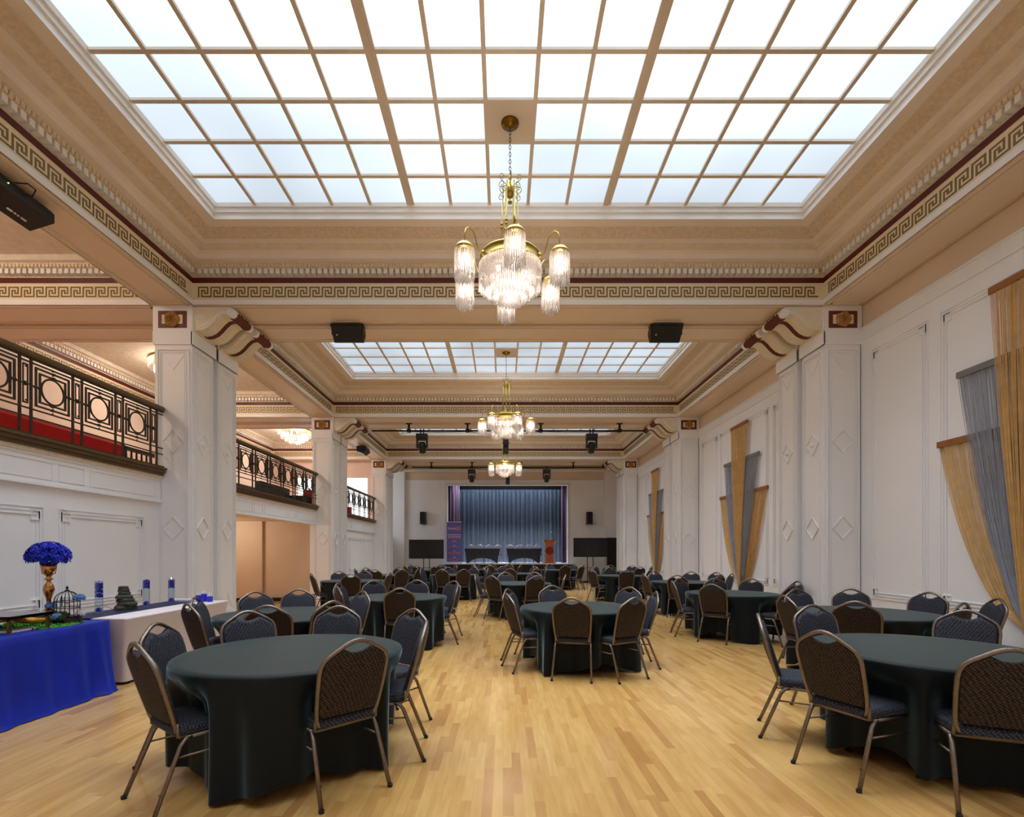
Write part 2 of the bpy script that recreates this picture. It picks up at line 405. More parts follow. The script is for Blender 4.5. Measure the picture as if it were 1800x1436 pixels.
ceil = MB(); tr = 1
BLANKS = []
for bi, (y0, y1) in enumerate(BAYS):
    sf = 1.2 if bi else 1.2
    sweep(ceil, MAIN, XL, XR, y0, y1, s0=1.2)
    gx0, gx1 = XL+.935, XR-.935; gy1 = y1-.935; gy0 = y0+.935*1.2
    # skylight
    sk = MB(); sk.poly([(gx0, gy0, ZG), (gx1, gy0, ZG), (gx1, gy1, ZG), (gx0, gy1, ZG)], 'skylight_glow')
    pane = struct(sk, 'window_%d' % (bi+1))
    fr = MB(); pw = (gx1-gx0-.10)/15; xs = [gx0]
    for c in range(15):
        xs.append(xs[-1]+pw+(.05 if c in (4, 9) else 0))
    zt, zb = ZG-.002, ZG-.035
    for c in range(1, 15):
        if c in (5, 10):
            x = xs[c]-.025; fr.box(x-.055, x+.055, gy0, gy1, zb, zt, 'bar_paint'); fr.box(x-.004, x+.02, gy0, gy1, zb-.008, zb, 'bar_paint')
        else:
            x = xs[c]; fr.box(x-.023, x+.023, gy0, gy1, zb, zt, 'bar_paint')
    ys = [gy1, gy1-.534]+[gy1-.534-.5615*k for k in range(1, 6)]
    for y in ys[1:-1]: fr.box(gx0, gx1, y-.024, y+.024, zb+.004, zt, 'bar_paint')
    fr.box(xs[7]+.02, xs[8]-.02, ys[3]+.02, ys[2]-.02, zb+.006, zt, 'bar_paint')
    BLANKS.append(((xs[7]+xs[8])/2, (ys[2]+ys[3])/2))
    f = fr.build('window_frame', parent=pane); f['label'] = 'beige painted glazing bars with a blank centre square'
    t = MB(); frieze_rect(t, XL, XR, y0, y1, 'BRFL' if bi in (1, 2, 3) else 'B')
    struct(t, 'trim_%d' % tr); tr += 1
# bay in front of stage wall
BL = (23.2, YW)
r4 = sweep(ceil, SIDE, XL, XR, *BL); ceil.poly(r4, 'cove_paint')
t = MB(); frieze_rect(t, XL, XR, *BL, 'B'); struct(t, 'trim_%d' % tr); tr += 1
# balcony bays
for bi, (y0, y1) in enumerate(BAYS+[]):
    y1b = y1
    r_ = sweep(ceil, SIDE, XB, XLo, y0, y1b); ceil.poly(r_, 'balcony_ceiling')
    if bi:
        t = MB(); frieze_rect(t, XB, XLo, y0, y1b, 'BL'); struct(t, 'trim_%d' % tr); tr += 1
# soffits
def soffit(x0, x1, y0, y1):
    ceil.box(x0+.004, x1-.004, y0+.004, y1-.004, ZS, ZS+.07, 'tan_paint')
    b = .07
    for k, (d, hh) in enumerate(((.03, .012), (b, .016))):
        for (a0, a1, c0, c1) in ((x0+d, x1-d, y0+d, y0+d+.022), (x0+d, x1-d, y1-d-.022, y1-d), (x0+d, x0+d+.022, y0+d, y1-d), (x1-d-.022, x1-d, y0+d, y1-d)):
            ceil.box(a0, a1, c0, c1, ZS-hh, ZS+.01, 'tan_paint')
for (y0, y1) in BEAMS:
    for (a, b) in ((y0, y0+.65), (y1-.65, y1)):
        soffit(XLo+.65, XRo-.63, a, b); soffit(XB, XLo, a, b)
    ceil.box(XB, XRo, y0+.6, y1-.6, ZS+.13, ZS+.3, 'tan_paint')
    ceil.box(XLo, XL, y0, y1, ZS, ZS+.07, 'tan_paint'); ceil.box(XR, XRo, y0, y1, ZS, ZS+.07, 'tan_paint')
for (y0, y1) in BAYS+[BL]:
    soffit(XLo, XL, y0, y1); soffit(XR, XRo, y0, y1)
ceil.box(XB-.2, XRo+.2, -4.2, 30, 6.75, 6.9, 'white_paint')
struct(ceil, 'ceiling')

# ---- floor
fl = MB(); fl.box(XB-.2, XRo+.2, -4.2, 30, -.1, 0, 'maple_floor'); struct(fl, 'floor')

# ---- walls
PR = ((XRo, 0, 0), (0, 1, 0), (0, 0, 1), (-1, 0, 0))       # right wall plane: u = y, v = z
PLW = ((XW, 0, 0), (0, 1, 0), (0, 0, 1), (1, 0, 0))
def fancy_frame(mb, pl, u0, u1, v0, v1, m='white_paint', wd=.012, t=.013, cs=.09):
    for q, d in enumerate((0, .045, cs+.0)): mb.rect(pl, u0+d, u1-d, v0+d, v1-d, wd, t+.001*q, m)
    for a in (u0, u1):
        for b in (v0, v1):
            sa = 1 if a == u0 else -1; sb = 1 if b == v0 else -1
            mb.rect(pl, min(a+sa*.045, a+sa*(.045+.11)), max(a+sa*.045, a+sa*(.045+.11)), min(b+sb*.045, b+sb*.155), max(b+sb*.045, b+sb*.155), wd, t+.004, m)
wr = MB(); wr.box(XRo, XRo+.2, -4.2, 26, 0, 5.18, 'white_paint'); wr.box(XRo+.015, XRo+.2, -4.2, 26, 5.18, 6.8, 'tan_paint')
struct(wr, 'wall_right')
t = MB()
for (y0, y1) in BAYS[1:]:
    t.box(XRo-.02, XRo, y0, y1, 4.96, 4.985, 'white_paint'); t.box(XRo-.03, XRo+.01, y0, y1, 5.155, 5.18, 'white_paint')
    c = (y0+y1)/2+.0
    fancy_frame(t, PR, y0+.22, c-1.42, .74, 4.72); fancy_frame(t, PR, c-1.22, c+1.22, .74, 4.72); fancy_frame(t, PR, c+1.42, y1-.22, .74, 4.72)
struct(t, 'trim_%d' % tr); tr += 1
t = MB(); t.box(XRo-.025, XRo, -4, 25, 0, .22, 'white_paint'); t.box(XRo-.035, XRo, -4, 25, .0, .1, 'white_paint'); struct(t, 'baseboard_right')

# left: lower wall under the balcony in bays 0,1,3 ; open passage in bay 2
wl = MB()
def lower_left(y0, y1): wl.box(XW-.15, XW, y0, y1, 0, 2.30, 'white_paint')
lower_left(-4.2, 9.6); lower_left(15.0, 25.4)
struct(wl, 'wall_left')
t = MB()
for (y0, y1) in [(-4.2, 8.2), (9.6, 15), (16.4, 21.8)]:
    t.box(XW-.12, XW+.03, y0, y1, 2.32, 2.66, 'white_paint')
    t.box(XW-.12, XW+.05, y0, y1, 2.295, 2.33, 'white_paint')
    t.box(XW-.12, XW+.045, y0, y1, 2.655, 2.685, 'white_paint'); t.box(XW-.12, XW+.06, y0, y1, 2.685, 2.735, 'bead_paint')
    pl = ((XW+.03, 0, 0), (0, 1, 0), (0, 0, 1), (1, 0, 0)); yy = y1-.15; k = 0
    while yy > y0+.5:
        wdt = 1.25 if k % 2 == 0 else .38
        t.rect(pl, max(y0+.1, yy-wdt), yy, 2.385, 2.60, .012, .008, 'white_paint'); yy -= wdt+.1; k += 1
struct(t, 'trim_%d' % tr); tr += 1
t = MB()
for (u0, u1) in ((2.95, 4.5), (4.66, 6.13), (6.35, 7.85), (16.6, 18.1), (18.3, 19.9), (20.1, 21.6)):
    fancy_frame(t, PLW, u0, u1, .74, 2.03)
struct(t, 'trim_%d' % tr); tr += 1
t = MB(); t.box(XW, XW+.03, 2.8, 8.2, 0, .2, 'white_paint'); t.box(XW, XW+.03, 16.4, 21.8, 0, .2, 'white_paint'); struct(t, 'baseboard_left')
# passage under the balcony, bay 2
wp = MB(); wp.box(-8.9, -8.75, 9.6, 15, 0, 2.5, 'tan_wall'); wp.box(-8.9, XW-.15, 15.0, 15.15, 0, 2.7, 'tan_wall'); wp.box(-8.9, -7.25, 14.9, 15.0, 0, 2.5, 'tan_wall')
wp.box(-8.9, XW-.12, 9.5, 9.6, 0, 2.7, 'tan_wall'); wp.box(-8.9, XW, 9.6, 15, 2.42, 2.6, 'tan_paint'); wp.box(-8.9, XW-.15, 9.6, 15, 2.40, 2.45, 'tan_paint')
struct(wp, 'wall_passage')
t = MB(); t.box(-8.75, XW-.15, 14.87, 15.0, 0, .09, 'marble'); t.box(-8.75, XW-.15, 14.97, 15.0, 0, .1, 'marble'); struct(t, 'baseboard_passage')
# balcony slab, back wall, end wall
sb = MB(); sb.box(XB, XW-.12, -4.2, 22.4, 2.60, 2.78, 'tan_wall'); struct(sb, 'floor_balcony')
wb = MB(); wb.box(XB-.2, XB, -4.2, 22.6, 2.6, 5.6, 'pink_wall'); struct(wb, 'wall_balcony')
we = MB(); we.box(XB, -9.25, 22.2, 22.4, 2.6, 6.3, 'pink_wall'); we.box(-6.05, XLo, 22.2, 22.4, 2.6, 6.3, 'pink_wall')
we.box(-9.25, -6.05, 22.2, 22.4, 4.84, 6.3, 'pink_wall'); we.box(-9.25, -6.05, 22.2, 22.4, 2.6, 3.0, 'pink_wall'); struct(we, 'wall_end')
wg = MB(); wg.box(-9.25, -6.05, 22.3, 22.32, 3.0, 4.84, 'window_glow'); go = struct(wg, 'window_5')
wf = MB()
for (a, b, c, d) in ((-9.25, -9.21, 3, 4.84), (-6.09, -6.05, 3, 4.84), (-7.67, -7.63, 3, 4.84)): wf.box(a, b, 22.25, 22.3, c, d, 'white_paint')
wf.box(-9.25, -6.05, 22.25, 22.3, 4.80, 4.84, 'white_paint'); wf.build('window_frame', parent=go)
wx = MB(); wx.box(XB-.2, XRo+.2, -4.2, -4.0, 0, 6.8, 'white_paint'); struct(wx, 'wall_front')

# ---- stage wall with proscenium
YS = 25.55
px0, px1, pz0, pz1 = -2.86, 3.33, .9, 4.92
ws = MB()
ws.box(XLo, px0, YS, YS+.3, 0, 5.18, 'white_paint'); ws.box(px1, XRo, YS, YS+.3, 0, 5.18, 'white_paint'); ws.box(px0, px1, YS, YS+.3, pz1, 5.18, 'white_paint')
ws.box(XLo, XRo, YS+.03, YS+.3, 5.18, 5.8, 'tan_paint')
ws.box(XLo, XRo, YW+.02, YS+.3, ZS, 6.75, 'tan_paint')
ws.box(XLo, XRo, YS-.02, YS+.01, 5.15, 5.18, 'white_paint')
struct(ws, 'wall_stage')
t = MB(); ps = ((0, YS, 0), (1, 0, 0), (0, 0, 1), (0, -1, 0))
for d, wd, th in ((0.04, .08, .05), (.11, .02, .03)):
    t.line(*ps, (px0-d, .9), (px0-d, pz1+d+wd/2), wd, th, 'lip_paint'); t.line(*ps, (px1+d, .9), (px1+d, pz1+d+wd/2), wd, th, 'lip_paint'); t.line(*ps, (px0-d, pz1+d), (px1+d, pz1+d), wd, th, 'lip_paint')
t.rect(ps, XL+.2, px0-.35, .5, 4.95, .012, .01, 'white_paint'); t.rect(ps, px1+.35, XR-.2, .5, 4.95, .012, .01, 'white_paint')
for X0, X1 in ((XLo, XL+.12), (XR-.12, XRo)): t.box(X0, X1, YW, YS, 0, ZS, 'white_paint')
struct(t, 'trim_%d' % tr); tr += 1
st = MB(); st.box(-3.06, 3.58, 24.9, 29, .86, .9, 'stage_floor'); st.box(-3.06, 3.58, 24.93, 29, 0, .86, 'stage_black'); st.box(-3.08, 3.60, 24.88, 24.92, .85, .905, 'white_plastic')
struct(st, 'floor_stage')
sh = MB(); sh.box(px0-.6, px0-.5, YS+.3, 29, .9, 5.6, 'stage_black'); sh.box(px1+.5, px1+.6, YS+.3, 29, .9, 5.6, 'stage_black')
sh.box(px0-.6, px1+.6, 29, 29.1, 0, 5.9, 'stage_black'); sh.box(px0-.6, px1+.6, YS+.3, 29.1, 5.6, 5.7, 'stage_black'); struct(sh, 'wall_stage_rear')
def drape(x0, x1, y, z0, z1, per, amp, m, top=None, seed=1):
    r = random.Random(seed); mb = MB(); n = int((x1-x0)/.018); ph = [r.uniform(0, 6) for _ in range(4)]
    rows = []
    for z in [z0, z0+.4*(z1-z0), z0+.8*(z1-z0), z1-.25, z1-.2, z1-.1, z1]:
        k = 1 if z < z1-.22 else .6
        row = []
        for i in range(n+1):
            x = x0+(x1-x0)*i/n; a = x*2*PI/per
            d = math.sin(a+1.1*math.sin(x*2.3+ph[0]))+.5*math.sin(a*1.7+ph[1]+.3*z)+.35*math.sin(a*.43+ph[2])
            if z > z1-.22: d += .8*math.sin(a*2.1+z*9)
            row.append((x, y+amp*k*d, z))
        rows.append(row)
    mb.grid(rows, m); return mb
tag(drape(px0-.3, px1+.3, 27.6, .9, 4.95, .23, .065, 'stage_curtain').build('stage_curtain', smooth=True), 'tall blue-grey pleated curtain closing the back of the stage', 'curtain')
tag(drape(px0-.25, px0+.56, 26.2, .9, 5.2, .17, .035, 'purple_drape', seed=3).build('side_drape', smooth=True), 'purple side drape at the left edge of the stage, behind the banner', 'curtain', 'purple side drapes')
tag(drape(px1-.24, px1+.25, 26.2, .9, 5.2, .17, .035, 'purple_drape', seed=4).build('side_drape', smooth=True), 'purple side drape at the right edge of the stage, beyond the lectern', 'curtain', 'purple side drapes')
def area(name, loc, rot, sx, sy, power, color):
    l = bpy.data.lights.new(name, 'AREA'); l.shape = 'RECTANGLE'; l.size = sx; l.size_y = sy; l.energy = power; l.color = color
    o = bpy.data.objects.new(name, l); COL.objects.link(o); o.location = loc; o.rotation_euler = rot; return o
area('stage_front_batten_light', (.2, 25.97, 5.4), (math.radians(6), 0, 0), 5.6, .2, STAGE_WASH_W, (.9, .93, 1)).data.spread = math.radians(58)
area('stage_batten_light', (.2, 26.9, 5.45), (math.radians(8), 0, 0), 5.6, .25, STAGE_W, (.75, .86, 1))

# ------------------------------------------------------------------ columns
def scroll_pts(c, r0, turns, n=26, s=1, ph=0):
    return [(c[0]+s*r0*(1-i/n*.85)*math.cos(ph+turns*2*PI*i/n), c[1]+r0*(1-i/n*.85)*math.sin(ph+turns*2*PI*i/n)) for i in range(n+1)]
def column(side, y0, label):
    s = 1 if side == 'L' else -1
    xi = XL if s == 1 else XR; xo = XLo if s == 1 else XRo
    xa, xb = min(xi, xo), max(xi, xo); xm = (xa+xb)/2
    T = thing('column', label, 'column', (xm, y0+.7, 0))
    for k, ya in enumerate((y0, y0+.75)):
        yb = ya+.65; a, b = xa+.02, xb-.02
        m = MB(); m.box(a, b, ya+.02, yb-.035, 0, 4.95, 'white_paint')
        m.box(a-.02, b+.02, ya, yb, 0, .2, 'white_paint'); m.box(a-.01, b+.01, ya+.01, yb-.01, .2, .24, 'white_paint')
        pls = [(((xi-.02*s), ya, 0), (0, 1, 0), (0, 0, 1), (s, 0, 0), .65, True)]
        if k == 0: pls.append(((xa, ya+.02, 0), (1, 0, 0), (0, 0, 1), (0, -1, 0), .655, False))
        for (O, U, V, N, Wd, knob) in pls:
            p = (O, U, V, N)
            m.rect(p, .07, Wd-.07, .34, 4.84, .024, .022, 'white_paint'); m.rect(p, .11, Wd-.11, .38, 4.80, .014, .014, 'white_paint')
            m.rect(p, .14, Wd-.14, .41, 4.77, .008, .008, 'white_paint')
            c = Wd/2
            m.line(*p, (.16, 4.74), (c, 4.50), .008, .008, 'white_paint'); m.line(*p, (Wd-.16, 4.74), (c, 4.50), .008, .008, 'white_paint')
            m.line(*p, (.16, .44), (c, .72), .01, .008, 'white_paint'); m.line(*p, (Wd-.16, .44), (c, .72), .01, .008, 'white_paint')
            for zc, hh in ((3.32, .19), (1.88, .19)):
                q = [(c-.17, zc), (c, zc+hh), (c+.17, zc), (c, zc-hh)]
                for i in range(4): m.line(*p, q[i], q[(i+1) % 4], .016, .016, 'white_paint')
            if knob:
                x = O[0]; m.lathe([(.0, .045*s), (.03, .04*s), (.05, .02*s), (.055, 0)], (x, O[1]+c, 3.32), 'white_paint', 14, 'x')
        m.build('shaft', T)
        m = MB(); m.box(xa, xb, ya, yb, 4.95, ZS, 'white_paint'); m.box(xa-.0, xb+.0, ya-.008, yb, 4.92, 5.13, 'white_paint')
        if s == 1: m.box(xi-.02, xi+.018, ya-.008, yb, 4.92, 5.13, 'white_paint')
        else: m.box(xi-.018, xi+.02, ya-.008, yb, 4.92, 5.13, 'white_paint')
        m.build('capital', T)
        # console bracket
        prof = [(0, 5.55), (.62, 5.55), (.70, 5.50), (.68, 5.44), (.60, 5.41), (.52, 5.435), (.45, 5.42), (.38, 5.36), (.31, 5.28), (.24, 5.215), (.16, 5.175), (.08, 5.16), (.03, 5.17), (0, 5.13)]
        m = MB(); m.prism(prof, lambda u, v, t: (xi+s*u, t, v), ya+.03, yb-.03, 'cream_paint')
        p = ((xi, ya+.03, 0), (s, 0, 0), (0, 0, 1), (0, -1, 0))
        for c_, r_, sg in (((.10, 5.34), .09, 1), ((.615, 5.455), .06, -1)):
            q = scroll_pts(c_, r_, 1.8, s=sg)
            for u, v in zip(q, q[1:]): m.line(*p, u, v, .012, .01, 'white_paint')
        for dz in (.02, .05):
            q = [(u, v+dz) for u, v in prof[4:12]]
            for u, v in zip(q, q[1:]): m.line(*p, u, v, .01, .008, 'white_paint')
        m.line(*p, (0, 5.53), (.62, 5.53), .02, .012, 'white_paint')
        co = m.build('console', T)
        m = MB(); low = prof[4:13]; yc = (ya+yb)/2     # red stripe under the console
        for (u, v), (u2, v2) in zip(low, low[1:]):
            m.poly([(xi+s*u, yc-.045, v-.008), (xi+s*u2, yc-.045, v2-.008), (xi+s*u2, yc+.045, v2-.008), (xi+s*u, yc+.045, v-.008)], 'red_paint')
            m.poly([(xi+s*u, yc-.045, v-.008), (xi+s*u2, yc-.045, v2-.008), (xi+s*u2, yc-.045, v2+.01), (xi+s*u, yc-.045, v+.01)], 'red_paint')
            for e in (-.2, -.16, .16, .2):
                m.poly([(xi+s*u, yc+e-.008, v-.006), (xi+s*u2, yc+e-.008, v2-.006), (xi+s*u2, yc+e+.008, v2-.006), (xi+s*u, yc+e+.008, v-.006)], 'white_paint')
        r_ = m.build('painted_band', co); r_['label'] = 'dark red painted stripe'
        m = MB(); rows = []       # rolled scroll with red leaf wrap
        for i in range(33):
            tt = i/32; y = ya+.02+.61*tt; e = abs(tt-.5)*2
            base = .068 if e > .72 else .075+.014*math.cos(tt*2*PI*9)
            rows.append([(xi+s*(.63+base*math.cos(2*PI*j/14)*(1+.10*math.sin(3*2*PI*j/14+tt*20)*(e < .72))), y, 5.455+base*math.sin(2*PI*j/14)) for j in range(14)])
        m.grid(rows[:5], 'white_paint', close=True, cap=True); m.grid(rows[28:], 'white_paint', close=True, cap=True)
        m.build('scroll', co, smooth=False)
        m = MB(); m.grid(rows[4:29], 'plaque_red', close=True, cap=True); q = m.build('leaf', co); q['label'] = 'dark red carved leaf wrap'
    g = MB(); g.box(min(xo, xi-s*.3), max(xo, xi-s*.3), y0+.6, y0+.8, 0, ZS, 'white_paint'); g.build('recess', T)
    # plaque
    m = MB(); x0, x1 = xm-.235, xm+.235; y = y0
    m.box(x0, x1, y-.008, y+.01, 5.19, 5.47, 'plaque_red'); m.box(x0+.065, x1-.065, y-.014, y, 5.255, 5.405, 'cream_paint')
    pq = m.build('plaque', T); pq['label'] = 'dark red and cream rectangular plaque'
    m = MB(); rows = []
    for r, h in ((.001, .05), (.03, .045), (.035, .03), (.06, .05), (.075, .03), (.10, .04), (.12, .02), (.125, 0)):
        rows.append([(xm+r*(1+.06*math.cos(5*a)*(r > .05))*math.cos(a), y-.014-h*(1+.2*math.cos(10*a)), 5.33+r*(1+.06*math.cos(5*a)*(r > .05))*math.sin(a)) for a in [2*PI*j/30 for j in range(30)]])
    m.grid(rows, 'old_gold', close=True); q = m.build('rosette', pq); q['label'] = 'round gilded rosette'
    return T
cw = {8.2: ('nearest', 'nearest'), 15.0: ('middle', 'second'), 21.8: ('farthest', 'third')}
for y0 in (8.2, 15.0, 21.8):
    wd = cw[y0][0]
    column('L', y0, 'white double column on the left beside the balcony, %s of the three' % wd)
    column('R', y0, 'white double column against the right wall, %s of the three' % wd)

# ------------------------------------------------------------------ balcony railings
XRL = -5.64
def railing(y0, y1, label):
    T = thing('balcony_railing', label, 'railing', (XRL, (y0+y1)/2, 2.735))
    m = MB(); m.box(XRL-.12, XRL+.02, y0, y1, 2.735, 2.78, 'rail_wood'); m.box(XRL-.12, XRL+.05, y0, y1, 2.78, 2.83, 'rail_wood'); m.box(XRL-.12, XRL+.08, y0, y1, 2.83, 2.865, 'rail_wood'); m.box(XRL-.06, XRL+.03, y0, y1, 2.865, 2.895, 'iron')
    m.build('curb', T)
    m = MB(); prof = [(-.045, 0), (-.03, -.025), (.03, -.025), (.045, 0), (.045, .03), (.03, .05), (-.03, .05), (-.045, .03)]
    m.prism(prof, lambda u, v, t: (XRL+u, t, 3.825+v), y0, y1, 'rail_wood'); m.build('handrail', T)
    m = MB()
    for z in (3.745, 3.19, 3.09): m.box(XRL-.010, XRL+.010, y0, y1, z-.008, z+.008, 'iron')
    m.box(XRL-.02, XRL+.02, y0, y1, 3.785, 3.80, 'iron'); m.build('crossbar', T)
    P = ((XRL-.008, 0, 0), (0, 1, 0), (0, 0, 1), (1, 0, 0))
    n = int((y1-y0-.2)/.715); ye = y1-.14
    def barv(mb, y, z0, z1, wd=.02): mb.box(XRL-.011, XRL+.011, y-wd/2, y+wd/2, z0, z1, 'iron')
    for k in range(n+1):
        yp = ye-k*.715
        if yp-.14 < y0: break
        m = MB(); barv(m, yp, 2.89, 3.80, .024); barv(m, yp-.14, 2.89, 3.80, .024)
        [m.box(XRL-.005, XRL+.005, yp-q-.006, yp-q+.006, 3.25, 3.70, 'iron') for q in (.042, .098)]
        for z in (3.25, 3.70): m.box(XRL-.01, XRL+.01, yp-.10, yp-.04, z-.008, z+.008, 'iron')
        m.lathe([(0, .03), (.022, .02), (.03, 0), (.022, -.02), (0, -.03)], (XRL, yp-.07, 3.475), 'iron', 10, 'x')
        for z in (3.275, 3.675): m.lathe([(0, .018), (.014, 0), (0, -.018)], (XRL+.01, yp-.07, z), 'iron', 8, 'x')
        m.box(XRL-.008, XRL+.008, yp-.14, yp, 3.467, 3.483, 'iron')
        m.build('post', T)
        yc = yp-.14-.2875
        if yc-.28 < y0: continue
        m = MB()
        m.rect(P, yc-.225, yc+.225, 3.245, 3.70, .02, .018, 'iron'); m.rect(P, yc-.175, yc+.175, 3.30, 3.645, .02, .018, 'iron')
        pts = [(XRL, yc+.155*math.cos(2*PI*j/28), 3.472+.155*math.sin(2*PI*j/28)) for j in range(28)]
        m.tube(pts, .012, 'iron', 6, closed=True)
        for (dy, dz) in ((0, 1), (0, -1), (1, 0), (-1, 0)):
            for q, rr in ((.16, .016), (.185, .030), (.21, .016), (.235, .030), (.262, .014)):
                if dy: m.lathe([(0, .012), (rr*.8, 0), (0, -.012)], (XRL, yc+dy*q, 3.472), 'iron', 8, 'y')
                else: m.lathe([(0, .010), (rr, 0), (0, -.010)], (XRL, yc, 3.472+dz*q), 'iron', 8)
        m.box(XRL-.007, XRL+.007, yc-.2875, yc-.155, 3.464, 3.480, 'iron'); m.box(XRL-.007, XRL+.007, yc+.155, yc+.2875, 3.464, 3.480, 'iron')
        m.build('ironwork_panel', T)
    return T
railing(2.8, 8.2, 'ornate bronze railing with circle motifs on the balcony, nearest stretch at left')
railing(9.6, 15.0, 'ornate bronze railing with circle motifs on the balcony, middle stretch')
railing(16.4, 21.8, 'ornate bronze railing with circle motifs on the balcony, farthest stretch')

# balcony contents
m = MB(); rows = []
for i in range(24):
    y = 6.9+i*(10.0-6.9)/23; zt = 3.68 if y < 7.6 else 3.68
    rows.append([(-7.9, y, 2.78), (-7.72, y, 2.78), (-7.70, y, zt-.06), (-7.74, y, zt), (-7.86, y, zt), (-7.9, y, zt-.06)])
m.grid(rows, 'red_carpet', close=True, cap=True)
tag(m.build('bench_back'), 'long red carpet-covered bench back behind the near balcony railing', 'bench')
def balustrade(x, y0, y1, z0, z1, label):
    T = thing('wooden_balustrade', label, 'balustrade', (x, (y0+y1)/2, z0))
    m = MB(); m.box(x-.05, x+.05, y0, y1, z1-.07, z1, 'dark_wood'); m.build('handrail', T)
    m = MB(); m.box(x-.04, x+.04, y0, y1, z0, z0+.06, 'dark_wood'); m.build('base_rail', T)
    n = max(2, int((y1-y0)/.14))
    for i in range(n+1):
        y = y0+(y1-y0)*i/n; m = MB()
        if i in (0, n): m.box(x-.05, x+.05, y-.05, y+.05, z0, z1+.03, 'dark_wood')
        else: m.lathe([(.016, .06), (.022, .2), (.018, .3), (.03, .45), (.016, z1-z0-.07)], (x, y, z0), 'dark_wood', 8)
        m.build('baluster', T)
balustrade(-7.8, 10.1, 12.0, 2.78, 3.66, 'dark wooden balustrade on the balcony beyond the red bench back')
balustrade(-8.3, 14.6, 17.0, 2.78, 3.62, 'dark wooden balustrade on the balcony seen through the middle railing')
def sofa(x, y, label, body, cushion, rz=0):
    T = thing('armchair' if body == 'red_carpet' else 'sofa', label, 'sofa', (x, y, 2.78)); w = .55 if body == 'red_carpet' else 1.0
    def B(*a, nm):
        m = MB(); m.box(*a); m.build(nm, T)
    B(x-.4, x+.4, y-w, y+w, 2.83, 3.18, body, nm='seat'); B(x-.45, x-.28, y-w, y+w, 2.83, 3.62, body, nm='backrest')
    B(x-.4, x+.42, y-w-.1, y-w+.06, 2.83, 3.4, body, nm='armrest'); B(x-.4, x+.42, y+w-.06, y+w+.1, 2.83, 3.4, body, nm='armrest')
    for a in (-.33, .33):
        for b in (-w, w): B(x+a-.03, x+a+.03, y+b-.03, y+b+.03, 2.78, 2.84, 'dark_wood', nm='foot')
    if cushion: B(x-.26, x-.1, y+.5, y+.9, 3.18, 3.5, cushion, nm='cushion')
sofa(-7.0, 15.9, 'black sofa on the balcony behind the middle railing', 'stage_black', None)
sofa(-6.4, 17.6, 'small red armchair on the balcony, partly hidden by the middle left column', 'red_carpet', None)
sofa(-6.9, 19.0, 'small red armchair on the balcony behind the farthest railing, nearer one', 'red_carpet', None)
sofa(-6.9, 20.6, 'small red armchair on the balcony behind the farthest railing, farther one', 'red_carpet', None)

# ------------------------------------------------------------------ chandeliers
def shade(T, c, r, ztop, length, parts=26, rows_=2, bulb=True, name='crystal_shade'):
    x, y = c
    m = MB(); m.lathe([(0.012, .075), (.03, .07), (r*.65, .055), (r*.95, .02), (r, 0), (r*.97, -.012), (r*.4, -.005)], (x, y, ztop), 'brass', 18)
    cp = m.build('lamp_cap', T, smooth=True)
    m = MB()
    for k in range(rows_):
        rr = r*(.97-.45*k); n = max(8, int(parts*(1-.4*k))); L = length*(1+.10*k)
        for j in range(n):
            a = 2*PI*(j+.5*k)/n; px, py = x+rr*math.cos(a), y+rr*math.sin(a); l2 = L*(1-.06*(j % 2))
            m.tube([(px, py, ztop-.01), (px, py, ztop-.05), (px, py, ztop-l2+.02), (px, py, ztop-l2)], [.004, .008, .009, .003], 'crystal', 5, cap=False)
    m.build(name, T, smooth=True)
    if bulb:
        m = MB(); m.lathe([(.0, -.04), (.022, -.05), (.034, -.10), (.03, -.14), (0, -.17)], (x, y, ztop), 'bulb_glow', 10); m.build('bulb', T, smooth=True)
